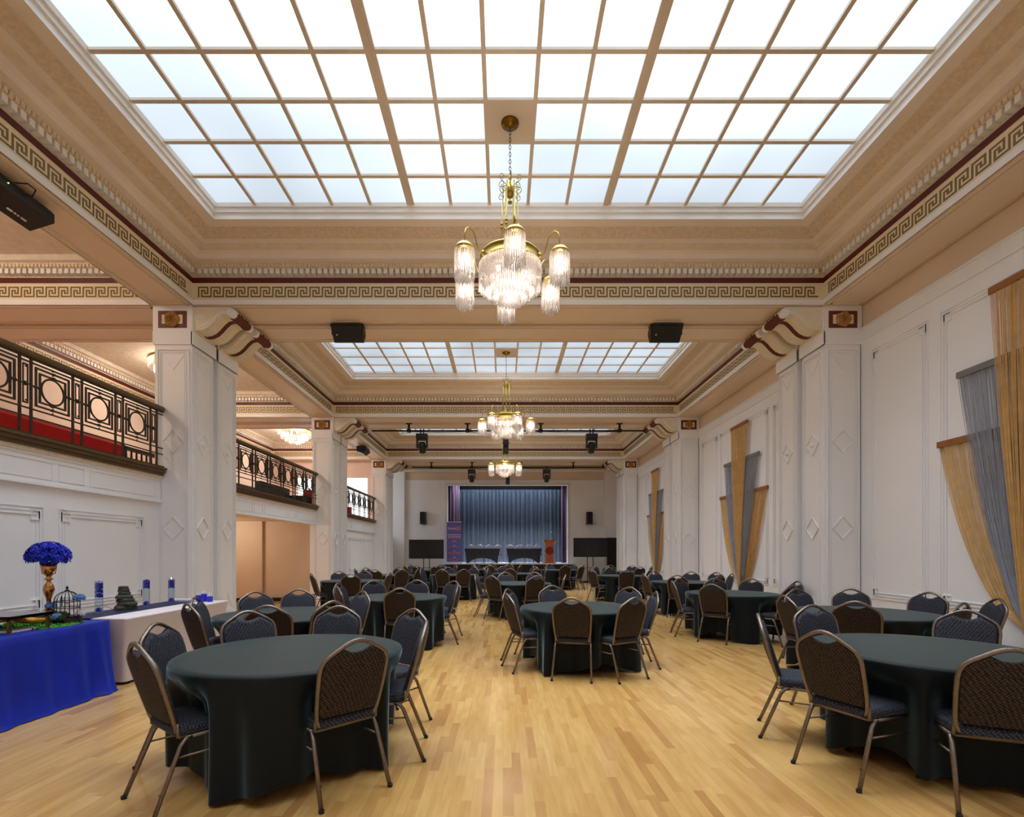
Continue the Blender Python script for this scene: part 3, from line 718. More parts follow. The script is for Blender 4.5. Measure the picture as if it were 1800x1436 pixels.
def chandelier(x, y, rot, label, drop=0):
    T = thing('chandelier', label, 'chandelier', (x, y, ZG-.03), 'crystal chandeliers')
    m = MB(); m.lathe([(0, -.05), (.03, -.05), (.045, -.03), (.10, -.02), (.107, 0), (.107, .0)], (x, y, ZG-.03), 'dark_brass', 24, cap=True)
    for a in (0, PI): m.lathe([(0, -.035), (.012, -.03), (.012, -.015)], (x+.075*math.cos(a), y+.075*math.sin(a), ZG-.03), 'brass', 8)
    m.build('canopy', T, smooth=True)
    z = ZG-.08; i = 0; m = MB(); zt = 5.98-drop
    while z > zt:
        pts = []
        for j in range(10):
            a = 2*PI*j/10; u, v = .012*math.cos(a), .026*math.sin(a)
            pts.append((x+(u if i % 2 else 0), y+(0 if i % 2 else u), z-.02+v))
        m.tube(pts, .0036, 'chain_metal', 5, closed=True); z -= .043; i += 1
    m.build('chain', T)
    m = MB(); m.lathe([(.0, .26), (.012, .25), (.02, .20), (.012, .18), (.03, .14), (.045, .10), (.055, .06), (.05, .02), (.03, -.02), (.01, -.03), (.01, -.05), (.024, -.07), (.024, -.09), (0, -.11)], (x, y, zt-.26), 'brass', 18)
    m.build('hub', T, smooth=True)
    m = MB()
    for k in range(6):
        a = rot+k*PI/3; ca, sa = math.cos(a), math.sin(a)
        for s_, zz in ((1, zt-.13), (-1, zt-.19)):
            pts = []
            for i in range(16):
                t = i/15; ang = -PI/2*s_+t*2.4*PI*s_; rr = .045*(1-.75*t)
                pts.append((x+ca*(.11+rr*math.cos(ang)), y+sa*(.11+rr*math.cos(ang)), zz+.05*s_+rr*math.sin(ang)))
            m.tube([(x+ca*.04, y+sa*.04, zt-.16)]+pts, .0045, 'brass', 5)
    m.build('scrollwork', T)
    zr = 4.93-drop
    for k in range(6):
        a = rot+PI/6+k*PI/3; ca, sa = math.cos(a), math.sin(a)
        m = MB(); p = lambda r, z: (x+ca*r, y+sa*r, z)
        m.tube([p(.085, zt-.13), p(.095, zr+.42), p(.10, zr+.32), p(.115, zr+.2), p(.17, zr+.11), p(.27, zr+.07), p(.345, zr+.04)], .008, 'brass', 6)
        for dz in (.44, .40): m.lathe([(.008, .02), (.02, 0), (.008, -.02)], (x+ca*.098, y+sa*.098, zr+dz), 'brass', 10)
        m.build('rod', T, smooth=True)
    m = MB(); m.lathe([(.33, .055), (.355, .06), (.36, .045), (.352, .03), (.352, -.03), (.366, -.045), (.366, -.055), (.35, -.062), (.33, -.05), (.33, .055)], (x, y, zr), 'brass', 48)
    m.build('ring', T, smooth=True)
    for k, (rr, z0, L, n) in enumerate(((.368, zr-.05, .29, 110), (.30, zr-.12, .27, 80), (.22, zr-.20, .26, 60), (.13, zr-.27, .25, 36))):
        m = MB()
        for j in range(n):
            a = 2*PI*(j+.5*k)/n; px, py = x+rr*math.cos(a), y+rr*math.sin(a); l2 = L*(1-.07*(j % 2))
            m.tube([(px, py, z0), (px, py, z0-.04), (px, py, z0-l2+.03), (px, py, z0-l2)], [.004, .008, .0085, .003], 'crystal', 5, cap=False)
        m.build('crystal_fringe', T, smooth=True)
    for j in range(5):
        a = 2*PI*j/5; m = MB(); m.lathe([(0, .05), (.025, .03), (.033, 0), (0, -.05)], (x+.17*math.cos(a), y+.17*math.sin(a), zr-.14), 'bulb_glow', 8); m.build('bulb', T, smooth=True)
    point_light('drum_lamp', (x, y, zr-.2), DRUM_W, radius=.12, parent=T)
    for k in range(6):
        a = rot+k*PI/3; ca, sa = math.cos(a), math.sin(a); p = lambda r, z: (x+ca*r, y+sa*r, z)
        m = MB(); pts = [p(.36, zr-.02), p(.39, zr-.04), p(.43, zr-.02), p(.46, zr+.06), p(.485, zr+.14), p(.52, zr+.19), p(.565, zr+.205), p(.60, zr+.18), p(.62, zr+.12), p(.622, zr+.02)]
        m.tube(pts, .007, 'brass', 6); m.lathe([(.006, .03), (.022, .02), (.026, 0), (.016, -.03), (0, -.04)], (x+ca*.375, y+sa*.375, zr-.02), 'brass', 10)
        m.build('arm', T, smooth=True)
        shade(T, (x+ca*.622, y+sa*.622), .112, zr-.06, .35)
        point_light('shade_lamp', (x+ca*.622, y+sa*.622, zr-.2), LAMP_W, radius=.04, parent=T)
    return T
chl = {1: 'large brass and crystal chandelier in the foreground', 2: 'brass and crystal chandelier under the second skylight', 3: 'brass and crystal chandelier farthest away, in front of the stage'}
for bi in (1, 2, 3):
    bx, by = BLANKS[bi]; chandelier(bx, by, (-PI/2+.07, -PI/2+.45, -PI/2)[bi-1], chl[bi], drop=(0, .03, .0)[bi-1])
def flush(x, y, label, z=6.28):
    T = thing('crystal_ceiling_light', label, 'ceiling light', (x, y, z))
    m = MB(); m.lathe([(0, 0), (.6, 0), (.62, -.02), (.6, -.04), (0, -.04)], (x, y, z), 'brass', 32); m.build('ceiling_plate', T)
    for k, (r, z0, L) in enumerate(((.62, .05, .2), (.50, .2, .16), (.36, .32, .14), (.2, .42, .12))):
        m = MB(); n = int(r*95)
        for j in range(n):
            a = 2*PI*j/n; px, py = x+r*math.cos(a), y+r*math.sin(a)
            m.tube([(px, py, z-z0), (px, py, z-z0-L*.9), (px, py, z-z0-L)], [.014, .014, .004], 'crystal', 4, cap=False)
        m.build('crystal_tier', T)
    for j in range(8):
        a = 2*PI*j/8; m = MB(); m.lathe([(0, .04), (.035, 0), (0, -.05)], (x+.3*math.cos(a), y+.3*math.sin(a), z-.16), 'bulb_glow', 8); m.build('bulb', T)
    point_light('ceiling_lamp', (x, y, z-.3), FLUSH_W, radius=.3, parent=T)
flush(-8.2, 19.5, 'round tiered crystal ceiling light over the balcony beside the second column')
flush(-8.2, 12.5, 'round tiered crystal ceiling light over the balcony, glowing behind the nearest column')
flush(-8.2, 5.4, 'round tiered crystal ceiling light over the near end of the balcony')
# downlights added out of view to light the passage
for k, yy in enumerate((11.2, 13.6)):
    m = MB(); m.lathe([(0, -.002), (.07, -.002), (.085, 0), (.09, -.01), (.09, 0)], (-8.1, yy, 2.40), 'added_downlight_glow', 20)
    tag(m.build('added_downlight'), 'round added downlight, out of view in the passage ceiling, %s one' % ('nearer', 'farther')[k], 'light')
    point_light('added_downlight_lamp', (-8.1, yy, 2.3), 22, (1, .88, .74), .08)

# ------------------------------------------------------------------ speakers, pipes, stage lights
def beam_speaker(x, y, label, w=.53):
    T = thing('ceiling_speaker', label, 'speaker', (x, y, ZS), 'wedge speakers under the beams')
    m = MB(); prof = [(-.17, -.05), (.15, -.05), (.17, -.12), (.08, -.29), (.03, -.30), (-.17, -.10)]
    m.prism([(u, v) for u, v in prof], lambda u, v, t: (t, y+u, ZS+v), x-w/2, x+w/2, 'black_plastic'); m.build('cabinet', T)
    m = MB(); 
    for s in (-1, 1): m.box(x+s*(w/2+.003), x+s*(w/2+.012), y-.08, y+.08, ZS-.2, ZS, 'black_metal')
    m.box(x-w/2-.01, x+w/2+.01, y-.08, y+.08, ZS-.02, ZS, 'black_metal'); m.build('bracket', T)
    m = MB(); m.lathe([(0, -.004), (.012, -.002), (.014, .01)], (x-w*.35, y-.07, ZS-.205), 'white_plastic', 10, 'y'); q = m.build('badge', T)
beam_speaker((611-884)/870*8.85, 8.9, 'black wedge speaker under the first cross beam, left of the chandelier')
beam_speaker((1171-884)/870*8.85, 8.9, 'black wedge speaker under the first cross beam, right of the chandelier')
T = thing('ceiling_speaker', 'long black wedge speaker under the near left beam, above the balcony railing', 'speaker', (-5.47, 5.2, ZS))
m = MB(); prof = [(-.20, -.07), (.14, -.06), (.17, -.10), (.17, -.20), (-.12, -.29), (-.20, -.22)]
m.prism(prof, lambda u, v, t: (-5.47+u, t, ZS+v), 4.9, 5.85, 'black_plastic'); m.build('cabinet', T)
m = MB()
for yy in (5.05, 5.7): m.box(-5.5, -5.44, yy-.02, yy+.02, ZS-.1, ZS, 'black_metal')
m.build('bracket', T)
m = MB(); m.tube([(-5.28, 5.35, ZS-.09), (-5.2, 5.42, ZS-.05), (-5.19, 5.5, ZS-.06), (-5.25, 5.52, ZS-.12), (-5.31, 5.45, ZS-.12)], .008, 'rubber', 6); m.build('cable', T)
m = MB(); m.lathe([(0, -.008), (.008, 0), (0, .008)], (-5.295, 5.3, ZS-.13), 'led_glow', 8); m.build('indicator_light', T)
m = MB()
for a, b in ((5.48, 5.54), (5.56, 5.58), (5.60, 5.615), (5.64, 5.70)): m.box(-5.50, -5.485, a, b, ZS-.278, ZS-.262, 'paper')
m.build('lettering', T)
beam_x = -5.4
T = thing('ceiling_speaker', 'small black speaker under the left beam near the farthest railing', 'speaker', (beam_x, 19.1, ZS))
m = MB(); m.prism([(-.16, -.05), (.16, -.05), (.2, -.2), (.05, -.32), (-.16, -.25)], lambda u, v, t: (beam_x+u, t, ZS+v), 18.8, 19.4, 'black_plastic'); m.build('cabinet', T)
m = MB(); m.box(beam_x-.04, beam_x+.04, 19.05, 19.15, ZS-.06, ZS, 'black_metal'); m.build('bracket', T)

def pipe(y, x0, x1, z, hang, label):
    T = thing('lighting_pipe', label, 'lighting bar', ((x0+x1)/2, y, z), 'black lighting pipes')
    m = MB(); m.tube([(x0, y, z), (x1, y, z)], .027, 'black_metal', 10); m.build('pipe', T, smooth=True)
    for x in hang:
        m = MB(); m.box(x-.03, x+.03, y-.03, y+.03, z-.04, ZS, 'black_metal'); m.box(x-.09, x+.09, y-.05, y+.05, ZS-.03, ZS, 'black_metal'); m.box(x-.06, x+.06, y-.05, y+.05, z-.05, z+.05, 'black_metal'); m.build('hanger', T)
    m = MB()
    for i in range(len(hang)-1):
        a, b = hang[i], hang[i+1]; m.tube([(a+(b-a)*t, y-.03, z-.03-.12*math.sin(PI*t)*((i % 2)*.8+.2)) for t in [k/8 for k in range(9)]], .009, 'rubber', 5)
    m.build('cable', T)
    return T
def moving_head(x, y, z, label, sc=1.0):
    T = thing('moving_head_light', label, 'stage light', (x, y, z), 'moving head stage lights')
    b = lambda m, *a: m.box(x+a[0]*sc, x+a[1]*sc, y+a[2]*sc, y+a[3]*sc, z+a[4]*sc, z+a[5]*sc, a[6])
    m = MB(); b(m, -.06, -.03, -.03, .03, -.12, .05, 'black_metal'); b(m, .03, .06, -.03, .03, -.12, .05, 'black_metal'); m.build('clamp', T)
    m = MB(); b(m, -.17, .17, -.13, .13, -.25, -.11, 'black_plastic'); b(m, -.14, .14, -.10, .10, -.28, -.25, 'black_plastic'); m.build('base', T)
    m = MB(); b(m, -.17, -.12, -.06, .06, -.52, -.25, 'black_plastic'); b(m, .12, .17, -.06, .06, -.52, -.25, 'black_plastic'); m.build('yoke', T)
    m = MB(); Mx = Matrix.Translation((x, y, z-.47*sc)) @ Matrix.Rotation(.35, 4, 'X')
    rows = []
    for r, h in ((.05, .13), (.09, .12), (.11, .04), (.115, -.06), (.10, -.17), (.085, -.2), (.07, -.19)):
        rows.append([tuple(Mx @ Vector((r*sc*math.cos(2*PI*j/16), r*sc*math.sin(2*PI*j/16), h*sc))) for j in range(16)])
    m.grid(rows, 'black_plastic', close=True, cap=True); hd = m.build('head', T, smooth=True)
    m = MB(); m.poly([tuple(Mx @ Vector((.07*sc*math.cos(2*PI*j/16), .07*sc*math.sin(2*PI*j/16), -.196*sc))) for j in range(16)], 'screen'); m.build('lens', hd)
zp = EYE+3.84
pipe(15.7, -4.15, 4.5, zp, [-2.98, -1.12, 1.2, 3.7], 'black lighting pipe under the second cross beam, behind the middle chandelier')
pipe(22.5, -4.14, 4.58, zp, [-3.25, -1.4, .8, 3.2], 'black lighting pipe under the third cross beam, nearest the stage')
moving_head(-2.56, 15.7, zp, 'black moving head light on the nearer lighting pipe, left one', 1.05)
moving_head(2.81, 15.7, zp, 'black moving head light on the nearer lighting pipe, right one', 1.05)
moving_head(-1.42, 22.5, zp, 'black moving head light on the farther lighting pipe, left one')
moving_head(1.99, 22.5, zp, 'black moving head light on the farther lighting pipe, right one')
def hung_box(x, y, z, label):
    T = thing('hanging_projector', label, 'projector', (x, y, z)); m = MB(); m.box(x-.09, x+.09, y-.12, y+.12, z-.72, z-.14, 'black_plastic'); m.build('case', T)
    m = MB(); m.box(x-.015, x+.015, y-.015, y+.015, z-.16, z+.03, 'black_metal'); m.box(x-.12, x+.12, y-.02, y+.02, z-.4, z-.37, 'black_metal'); m.build('bracket', T)
    m = MB(); m.lathe([(0, -.01), (.05, -.008), (.06, .01)], (x, y-.12, z-.5), 'screen', 14, 'y'); m.build('lens', T)
hung_box(.09, 15.7, zp, 'narrow black unit hanging from the nearer lighting pipe behind the chandelier')
hung_box(.22, 22.5, zp-.05, 'narrow black unit hanging from the farther lighting pipe')

def wall_speaker(x, label):
    T = thing('wall_speaker', label, 'speaker', (x, YS-.25, 2.9)); z0 = 2.92
    m = MB(); m.prism([(-.16, 0), (.16, 0), (.12, .3), (-.12, .3)], lambda u, v, t: (x+u, YS-.10-v, t), z0, z0+.6, 'black_plastic'); m.build('cabinet', T)
    m = MB(); m.box(x-.13, x+.13, YS-.408, YS-.40, z0+.04, z0+.56, 'black_metal'); m.build('grille', T)
    m = MB(); m.box(x-.2, x+.2, YS-.2, YS-.14, z0-.03, z0, 'black_metal'); m.box(x-.03, x+.03, YS-.14, YS, z0-.03, z0+.1, 'black_metal'); m.build('bracket', T)
wall_speaker((743.5-884)/870*25.3, 'black loudspeaker on the white wall left of the stage')
wall_speaker((1036.5-884)/870*25.3, 'black loudspeaker on the white wall right of the stage')
def tv(x0, x1, z0, z1, y, label):
    xm = (x0+x1)/2; T = thing('television', label, 'television', (xm, y, 0))
    m = MB(); m.box(x0, x1, y-.03, y+.03, z0, z1, 'black_plastic'); b = m.build('casing', T)
    m = MB(); m.box(x0+.02, x1-.02, y-.034, y-.03, z0+.03, z1-.02, 'screen'); m.build('screen', b)
    for s in (-.14, .14):
        m = MB(); m.tube([(xm+s, y+.05, .05), (xm+s, y+.05, z0+.5)], .02, 'black_metal', 8); m.build('pole', T)
    m = MB(); m.box(xm-.25, xm+.25, y-.12, y+.16, .70, .72, 'black_metal'); m.build('shelf', T)
    m = MB(); m.box(xm-.5, xm+.5, y-.02, y+.1, 0, .06, 'black_metal'); m.box(xm-.5, xm-.44, y-.3, y+.35, 0, .06, 'black_metal'); m.box(xm+.44, xm+.5, y-.3, y+.35, 0, .06, 'black_metal'); m.build('stand_base', T)
def WX(x, y): return (x-884)/870*y
def WZ(py, y): return EYE+(970-py)/870*y
tv(WX(719, 24), WX(780, 24), WZ(982, 24), WZ(948.5, 24), 24.0, 'large black flat screen on a stand left of the stage')
tv(WX(1008, 24), WX(1067.5, 24), WZ(979, 24), WZ(945.5, 24), 24.0, 'large black flat screen on a stand right of the stage')
m = MB(); x0, x1 = WX(1067, 24.6), WX(1089, 24.6); m.box(x0, x1, 24.6, 24.64, 0, WZ(945, 24.6), 'stage_black'); m.box(x0, x1, 24.64, 24.9, 0, .03, 'black_metal'); 
T = m.build('folding_screen'); tag(T, 'plain black upright panel beside the right-hand flat screen', 'screen')
m = MB(); m.box(x1-.1, x1-.03, 24.592, 24.6, 2.05, 2.1, 'paper'); m.build('paper_tag', T)

# ------------------------------------------------------------------ fringe wall hangings
def hanging(yc, label, sd):
    r = random.Random(sd); T = thing('fringe_wall_hanging', label, 'wall hanging', (XRo-.05, yc, .56), 'fringe wall hangings')
    def pt(s_, w, zt, ex, x, t):     # t 0 bottom .. 1 top
        return (x, yc+s_*(.035+(w-.035)*t**ex), .56+(zt-.56)*t)
    def layer(w, zt, ex, x, col, band, N, ss=(-1, 1), nm='thread_fringe'):
        m = MB()
        for i in range(N):
            s_ = ss[0]+(ss[1]-ss[0])*(i+.5)/N; j = r.uniform(-.006, .006); wob = r.uniform(0, 6)
            tx = x+r.uniform(-.012, .008); K = 11
            pts = []
            for k in range(K):
                t = 1-k/(K-1); p = pt(s_, w, zt, ex, tx, t)
                pts.append((p[0]-.03*math.sin(PI*t), p[1]+j+.008*math.sin(wob+4*t), p[2]))
            m.tube(pts, .0034, col, 3, cap=False)
        f = m.build(nm, T); f['kind'] = 'stuff'
        m = MB(); ya, yb = yc+ss[0]*w, yc+ss[1]*w
        m.box(x-.02, x+.012, ya-.01, yb+.01, zt-.03, zt+.05, band); m.build('rod_pocket', T)
    layer(1.21, 2.92, .52, XRo-.025, 'gold_thread', 'gold_band', 270)
    layer(.89, 3.75, .70, XRo-.055, 'silver_thread', 'silver_band', 205)
    layer(.43, 4.60, .95, XRo-.09, 'gold_thread', 'gold_band', 108)
    m = MB(); m.tube([(XRo-.07, yc, .62), (XRo-.07, yc, .55)], .035, 'silver_band', 10); m.tube([(XRo-.07, yc, .56), (XRo-.07, yc, .40)], [.03, .05], 'silver_thread', 10); m.build('tassel', T)
hanging(5.52, 'gold and silver fringe wall hanging nearest the camera, on the right wall', 1)
hanging(12.28, 'gold and silver fringe wall hanging in the middle bay of the right wall', 2)
hanging(19.1, 'gold and silver fringe wall hanging in the farthest bay of the right wall', 3)

# ------------------------------------------------------------------ chairs
def make_chair():
    T = thing('banquet_chair', 'x', 'chair')
    def back(u, w): return (u, -.185-.155*(w/.53), .43+w)
    # frame outline
    half = [(.0, .0), (.10, .0), (.150, .004), (.180, .02), (.195, .05), (.205, .12), (.214, .24), (.218, .34), (.214, .385), (.196, .425), (.165, .450), (.12, .478), (.075, .505), (.035, .521), (0, .526)]
    loop = half + [(-u, w) for u, w in half[-2:0:-1]]
    m = MB(); m.tube([back(u, w) for u, w in loop], .0145, 'chair_metal', 6, closed=True); m.build('back_frame', T, smooth=True, world=False)
    def inner(d):
        q = [(.0, .065), (.08, .065), (.178-d, .068), (.190-d, .10), (.199-d, .2), (.205-d, .33), (.202-d, .378-d), (.186-d, .415-d), (.158, .438-d), (.118, .463-d), (.088, .478-d), (.066, .468-d), (.04, .455-d), (0, .450-d)]
        return q + [(-u, w) for u, w in q[-2:0:-1]]
    def shell(y0, y1, inset, m_):
        mb = MB(); A, B = inner(0), inner(inset)
        f = lambda P, dy: [(back(u, w)[0], back(u, w)[1]+dy, back(u, w)[2]) for u, w in P]
        mb.grid([f(A, y0), f(A, (y0+y1)/2), f(inner(inset*.35), y1*.9+y0*.1), f(B, y1)], m_, close=True)
        c = f(B, y1); n = len(c); cc = len(mb.v); mb.v.append((0, sum(p[1] for p in c)/n+(.006 if y1 > 0 else 0), .43+.25)); k = mb.mi(m_)
        base = len(mb.v); mb.v += c
        for i in range(n): mb.f.append((cc, base+i, base+(i+1) % n)); mb.m.append(k)
        return mb
    shell(-.004, .032, .03, 'chair_fabric').build('backrest', T, world=False, angle=.7)
    o = shell(-.004, -.016, .012, 'chair_back_fabric').build('back_panel', T, world=False, angle=.7); o['label'] = 'brown patterned fabric rear panel'
    # seat
    def seat(d, z):
        q = []
        for (cx, cy, a0) in ((.175, .20, 0), (-.175, .20, 90), (-.155, -.155, 180), (.155, -.155, 270)):
            for k in range(5):
                a = math.radians(a0+k*22.5); q.append((cx+(.05-d)*math.cos(a), cy+(.05-d)*math.sin(a), z))
        return q
    m = MB(); m.grid([seat(.012, .425), seat(0, .432), seat(-.004, .455), seat(.006, .478), seat(.03, .490)], 'chair_fabric', close=True)
    top = seat(.03, .490); n = len(top); b = len(m.v); m.v += top+[(0, .02, .498)]; k = m.mi('chair_fabric')
    for i in range(n): m.f.append((b+i, b+(i+1) % n, b+n)); m.m.append(k)
    m.v += seat(.012, .425); m.f.append(tuple(range(b+n+1, b+2*n+1))[::-1]); m.m.append(k)
    m.build('seat', T, world=False, angle=.8)
    m = MB(); m.tube([(.195, .15, .415), (-.195, .15, .415)], .011, 'chair_metal', 6); m.tube([(.19, -.17, .415), (-.19, -.17, .415)], .011, 'chair_metal', 6)
    for s in (-1, 1): m.tube([(s*.200, .19, .412), (s*.200, -.155, .412)], .0125, 'chair_metal', 6); m.tube([(s*.185, -.10, .42), (s*.20, -.19, .425), (s*.20, -.195, .50)], .011, 'chair_metal', 6)
    m.build('seat_frame', T, smooth=True, world=False)
    for s in (-1, 1):
        for (p, nm) in (([(s*.200, .16, .412), (s*.203, .195, .402), (s*.206, .215, .37), (s*.222, .25, .0)], 'f'), ([(s*.200, -.12, .412), (s*.203, -.155, .402), (s*.206, -.180, .37), (s*.225, -.325, .0)], 'r')):
            m = MB(); m.tube(p, .0135, 'chair_metal', 6)
            for z in (.13, .27):
                yy = p[2][1]+(p[3][1]-p[2][1])*(1-z/.37); m.lathe([(0, .008), (.006, .004), (.007, 0)], (s*.21, yy-.014, z), 'chair_metal', 6, 'y')
            lg = m.build('leg', T, smooth=True, world=False)
            m = MB(); m.tube([p[3], (p[3][0], p[3][1]-.001, .02)], .0155, 'rubber', 8); m.build('foot_cap', lg, world=False)
    for s in (-1, 1):
        m = MB(); m.tube([(s*.206, .222, .30), (s*.206, -.20, .31)], .007, 'chair_metal', 5); m.build('stretcher', T, smooth=True, world=False)
    return T
CH0 = make_chair(); KIDS = kids_of(CH0); used = [False]
def chair(x, y, rz, label, group, z=0):
    if not used[0]:
        used[0] = True; CH0.location = (x, y, z); CH0.rotation_euler.z = rz; tag(CH0, label, 'chair', group); return CH0
    return copy_tree(CH0, KIDS, (x, y, z), rz, label, group)

# ------------------------------------------------------------------ round tables
def cloth(cx, cy, sd, chs=()):
    r = random.Random(sd); m = MB(); n = 220; R = .765; rows = []; th0 = r.uniform(0, 6); ph = [r.uniform(0, 6) for _ in range(4)]
    def foldf(a):
        q = math.sin(11*a+ph[0]+1.3*math.sin(2*a+ph[1])); q = math.copysign(abs(q)**.7, q)
        return .6*q+.28*math.sin(19*a+ph[2]+math.sin(3*a))+.15*math.sin(5*a+ph[3])
    for t in (0, .25, .5, .75, .9, 1.0): rows.append([(cx+R*t*math.cos(2*PI*j/n), cy+R*t*math.sin(2*PI*j/n), .757) for j in range(n)])
    for t in (.012, .05, .12, .2, .28, .36, .45, .6, .8, 1):
        row = []
        for j in range(n):
            a = 2*PI*j/n; f = foldf(a); zb = .012+.10*(.5-.5*math.cos(4*(a-th0)))**1.5
            rr = R+.006*min(1, t*60)+(.062*f-.01)*min(1, t*1.4)**.9+.05*(.5+.5*math.cos(4*(a-th0)))*t - .02*t
            for (ca, cr) in chs:      # cloth pushed in by the seats
                d = abs((a-math.radians(ca)+PI) % (2*PI)-PI); rf = max(cr-.335-.265, R-.13)
                wd = math.asin(.19/R); k = 1 if d < wd else max(0, 1-(d-wd)/.16); k = k*k*(3-2*k)
                g = min(1, max(0, (t-.05)/.27)); g = g*g*(3-2*g)
                tgt = (rf-.01+.02*f)/max(.5, math.cos(min(d, wd))); 
                if tgt < rr: rr += (tgt-rr)*k*g; zb += .03*k
            row.append((cx+rr*math.cos(a), cy+rr*math.sin(a), .752-(.752-zb)*t))
        rows.append(row)
    m.grid(rows, 'cloth_black', close=True); return m
def round_table(cx, cy, td, ld, k, chs):
    T = thing('round_table', 'round folding table hidden under the dark cloth, %s' % ld, 'table', (cx, cy, 0), 'round banquet tables')
    m = MB(); m.lathe([(0, .725), (.745, .725), (.75, .735), (.75, .747), (.745, .752), (0, .752)], (cx, cy, 0), 'wood_block', 40); m.build('tabletop', T)
    for a in (45, 135, 225, 315):
        x, y = cx+.26*math.cos(math.radians(a)), cy+.26*math.sin(math.radians(a)); m = MB(); m.tube([(x, y, .0), (x, y, .725)], .014, 'chair_metal', 8); m.build('leg', T)
    c = cloth(cx, cy, k, chs).build('tablecloth', smooth=True)
    tag(c, 'dark green-black floor-length round tablecloth on %s' % td, 'tablecloth', 'dark round tablecloths')
SIDE_W = {0: 'right side', 45: 'far right side', 90: 'far side', 135: 'far left side', 180: 'left side', 225: 'near left side', 270: 'near side', 315: 'near right side'}
TABLES = [
 # cx, cy, phrase, [(angle, radius of back top)]
 (-1.516, 3.60, 'the front left table', [(234, .97), (318, .92), (8, .95), (54, 1.15), (92, 1.15), (137, 1.03), (180, 1.0)]),
 (3.15, 3.64, 'the front right table', [(154, 1.13), (203, 1.12), (250, 1.06), (99, 1.2), (38, 1.25)]),
 (-2.53, 5.80, 'the second table from the left front', [(193, .98), (232, 1.05), (281, 1.03), (139, .98), (104, 1.13), (322, .92), (47, 1.0)]),
 (4.30, 5.90, 'the second table along the right wall', [(178, .95), (103, 1.05), (58, 1.22), (231, .92), (22, 1.28), (296, .95), (345, 1.28)]),
 (1.00, 6.50, 'the table alone right of the centre floor', [(156, 1.04), (197, 1.0), (100, 1.18), (255, .92), (44, 1.2), (301, 1.0), (357, 1.0)]),
 (-1.68, 8.00, 'the third table from the left front', [(171, 1.06), (209, .96), (282, .93), (124, 1.15), (87, 1.13), (51, 1.2), (10, .95)]),
 (4.02, 8.70, 'the third table along the right wall', [(172, 1.0), (122, 1.1), (227, .96), (50, 1.25), (298, 1.08), (3, 1.2), (80, 1.05)]),
 (.35, 11.50, 'the second centre table from the camera', [(176, 1.0), (226, .92), (295, .95), (103, 1.15), (65, 1.2), (350, 1.1)]),
 (4.36, 12.0, 'the fourth table along the right wall', [(190, 1.0), (110, 1.1), (243, 1.05), (62, 1.2), (28, 1.25), (302, 1.0), (354, 1.15)]),
 (-3.80, 12.5, 'the table beside the middle left column', [(214, 1.0), (127, 1.1), (284, .97), (87, 1.05), (350, 1.0)]),
 (3.60, 15.2, 'the table before the middle right column', [(205, 1.1), (265, 1.0), (95, 1.1), (323, .95)]),
 (-1.56, 15.8, 'the table below the purple banner', [(252, 1.05), (290, 1.05), (105, 1.1), (60, 1.1), (167, 1.1), (5, 1.08)]),
 (-3.6, 15.6, 'the table between banner and left columns', [(184, 1.05), (146, 1.1), (262, 1.0), (305, 1.08), (85, 1.1), (357, .95)]),
 (.40, 16.7, 'the third centre table from the camera', [(262, 1.1), (310, 1.1), (195, 1.08), (150, 1.1), (115, 1.1), (50, 1.1), (355, 1.07)]),
 (4.40, 18.3, 'the table before the farthest right column', [(290, 1.1), (355, 1.1), (58, 1.1), (100, 1.1), (142, 1.1), (225, 1.05)]),
 (2.25, 20.0, 'the table in front of the lectern', [(275, 1.1), (105, 1.1), (48, 1.1), (2, 1.05), (322, 1.1), (180, 1.05)]),
 (-2.9, 19.8, 'the table before the left flat screen', [(250, 1.1), (292, 1.1), (150, 1.1), (75, 1.1), (30, 1.1), (215, 1.1)]),
 (-.30, 20.5, 'the centre table nearest stage', [(215, 1.1), (255, 1.1), (295, 1.1), (100, 1.1), (60, 1.1), (340, 1.1), (140, 1.1)]),
]
for k, (cx, cy, ph, ch) in enumerate(TABLES):
    round_table(cx, cy, ph, ph.replace('the ', '', 1), k+11, ch)
    seen = {}
    # give every chair its own side words: snap to octants, keeping them distinct by order round the table
    items = sorted(ch); lab = {}
    for a, r in items:
        o = int(round((a % 360)/45.0)) % 8 * 45; lab.setdefault(o, []).append(a)
    for a, r in items:
        o = int(round((a % 360)/45.0)) % 8 * 45; grp = lab[o]; wds = SIDE_W[o]
        if len(grp) > 1:
            i = grp.index(a); ya = [math.sin(math.radians(q)) for q in grp]; xa = [math.cos(math.radians(q)) for q in grp]
            if max(xa)-min(xa) > max(ya)-min(ya): wds += ', the ' + ('right' if xa[i] == max(xa) else 'left') + ' one'
            else: wds += ', ' + ('farther one' if ya[i] == max(ya) else 'nearer one')
        an = math.radians(a+random.uniform(-3, 3)); rr = r-.335
        x, y = cx+rr*math.cos(an), cy+rr*math.sin(an)
        chair(x, y, an+PI/2, 'charcoal chair at %s, %s' % (ph, wds), 'banquet chairs round the tables')

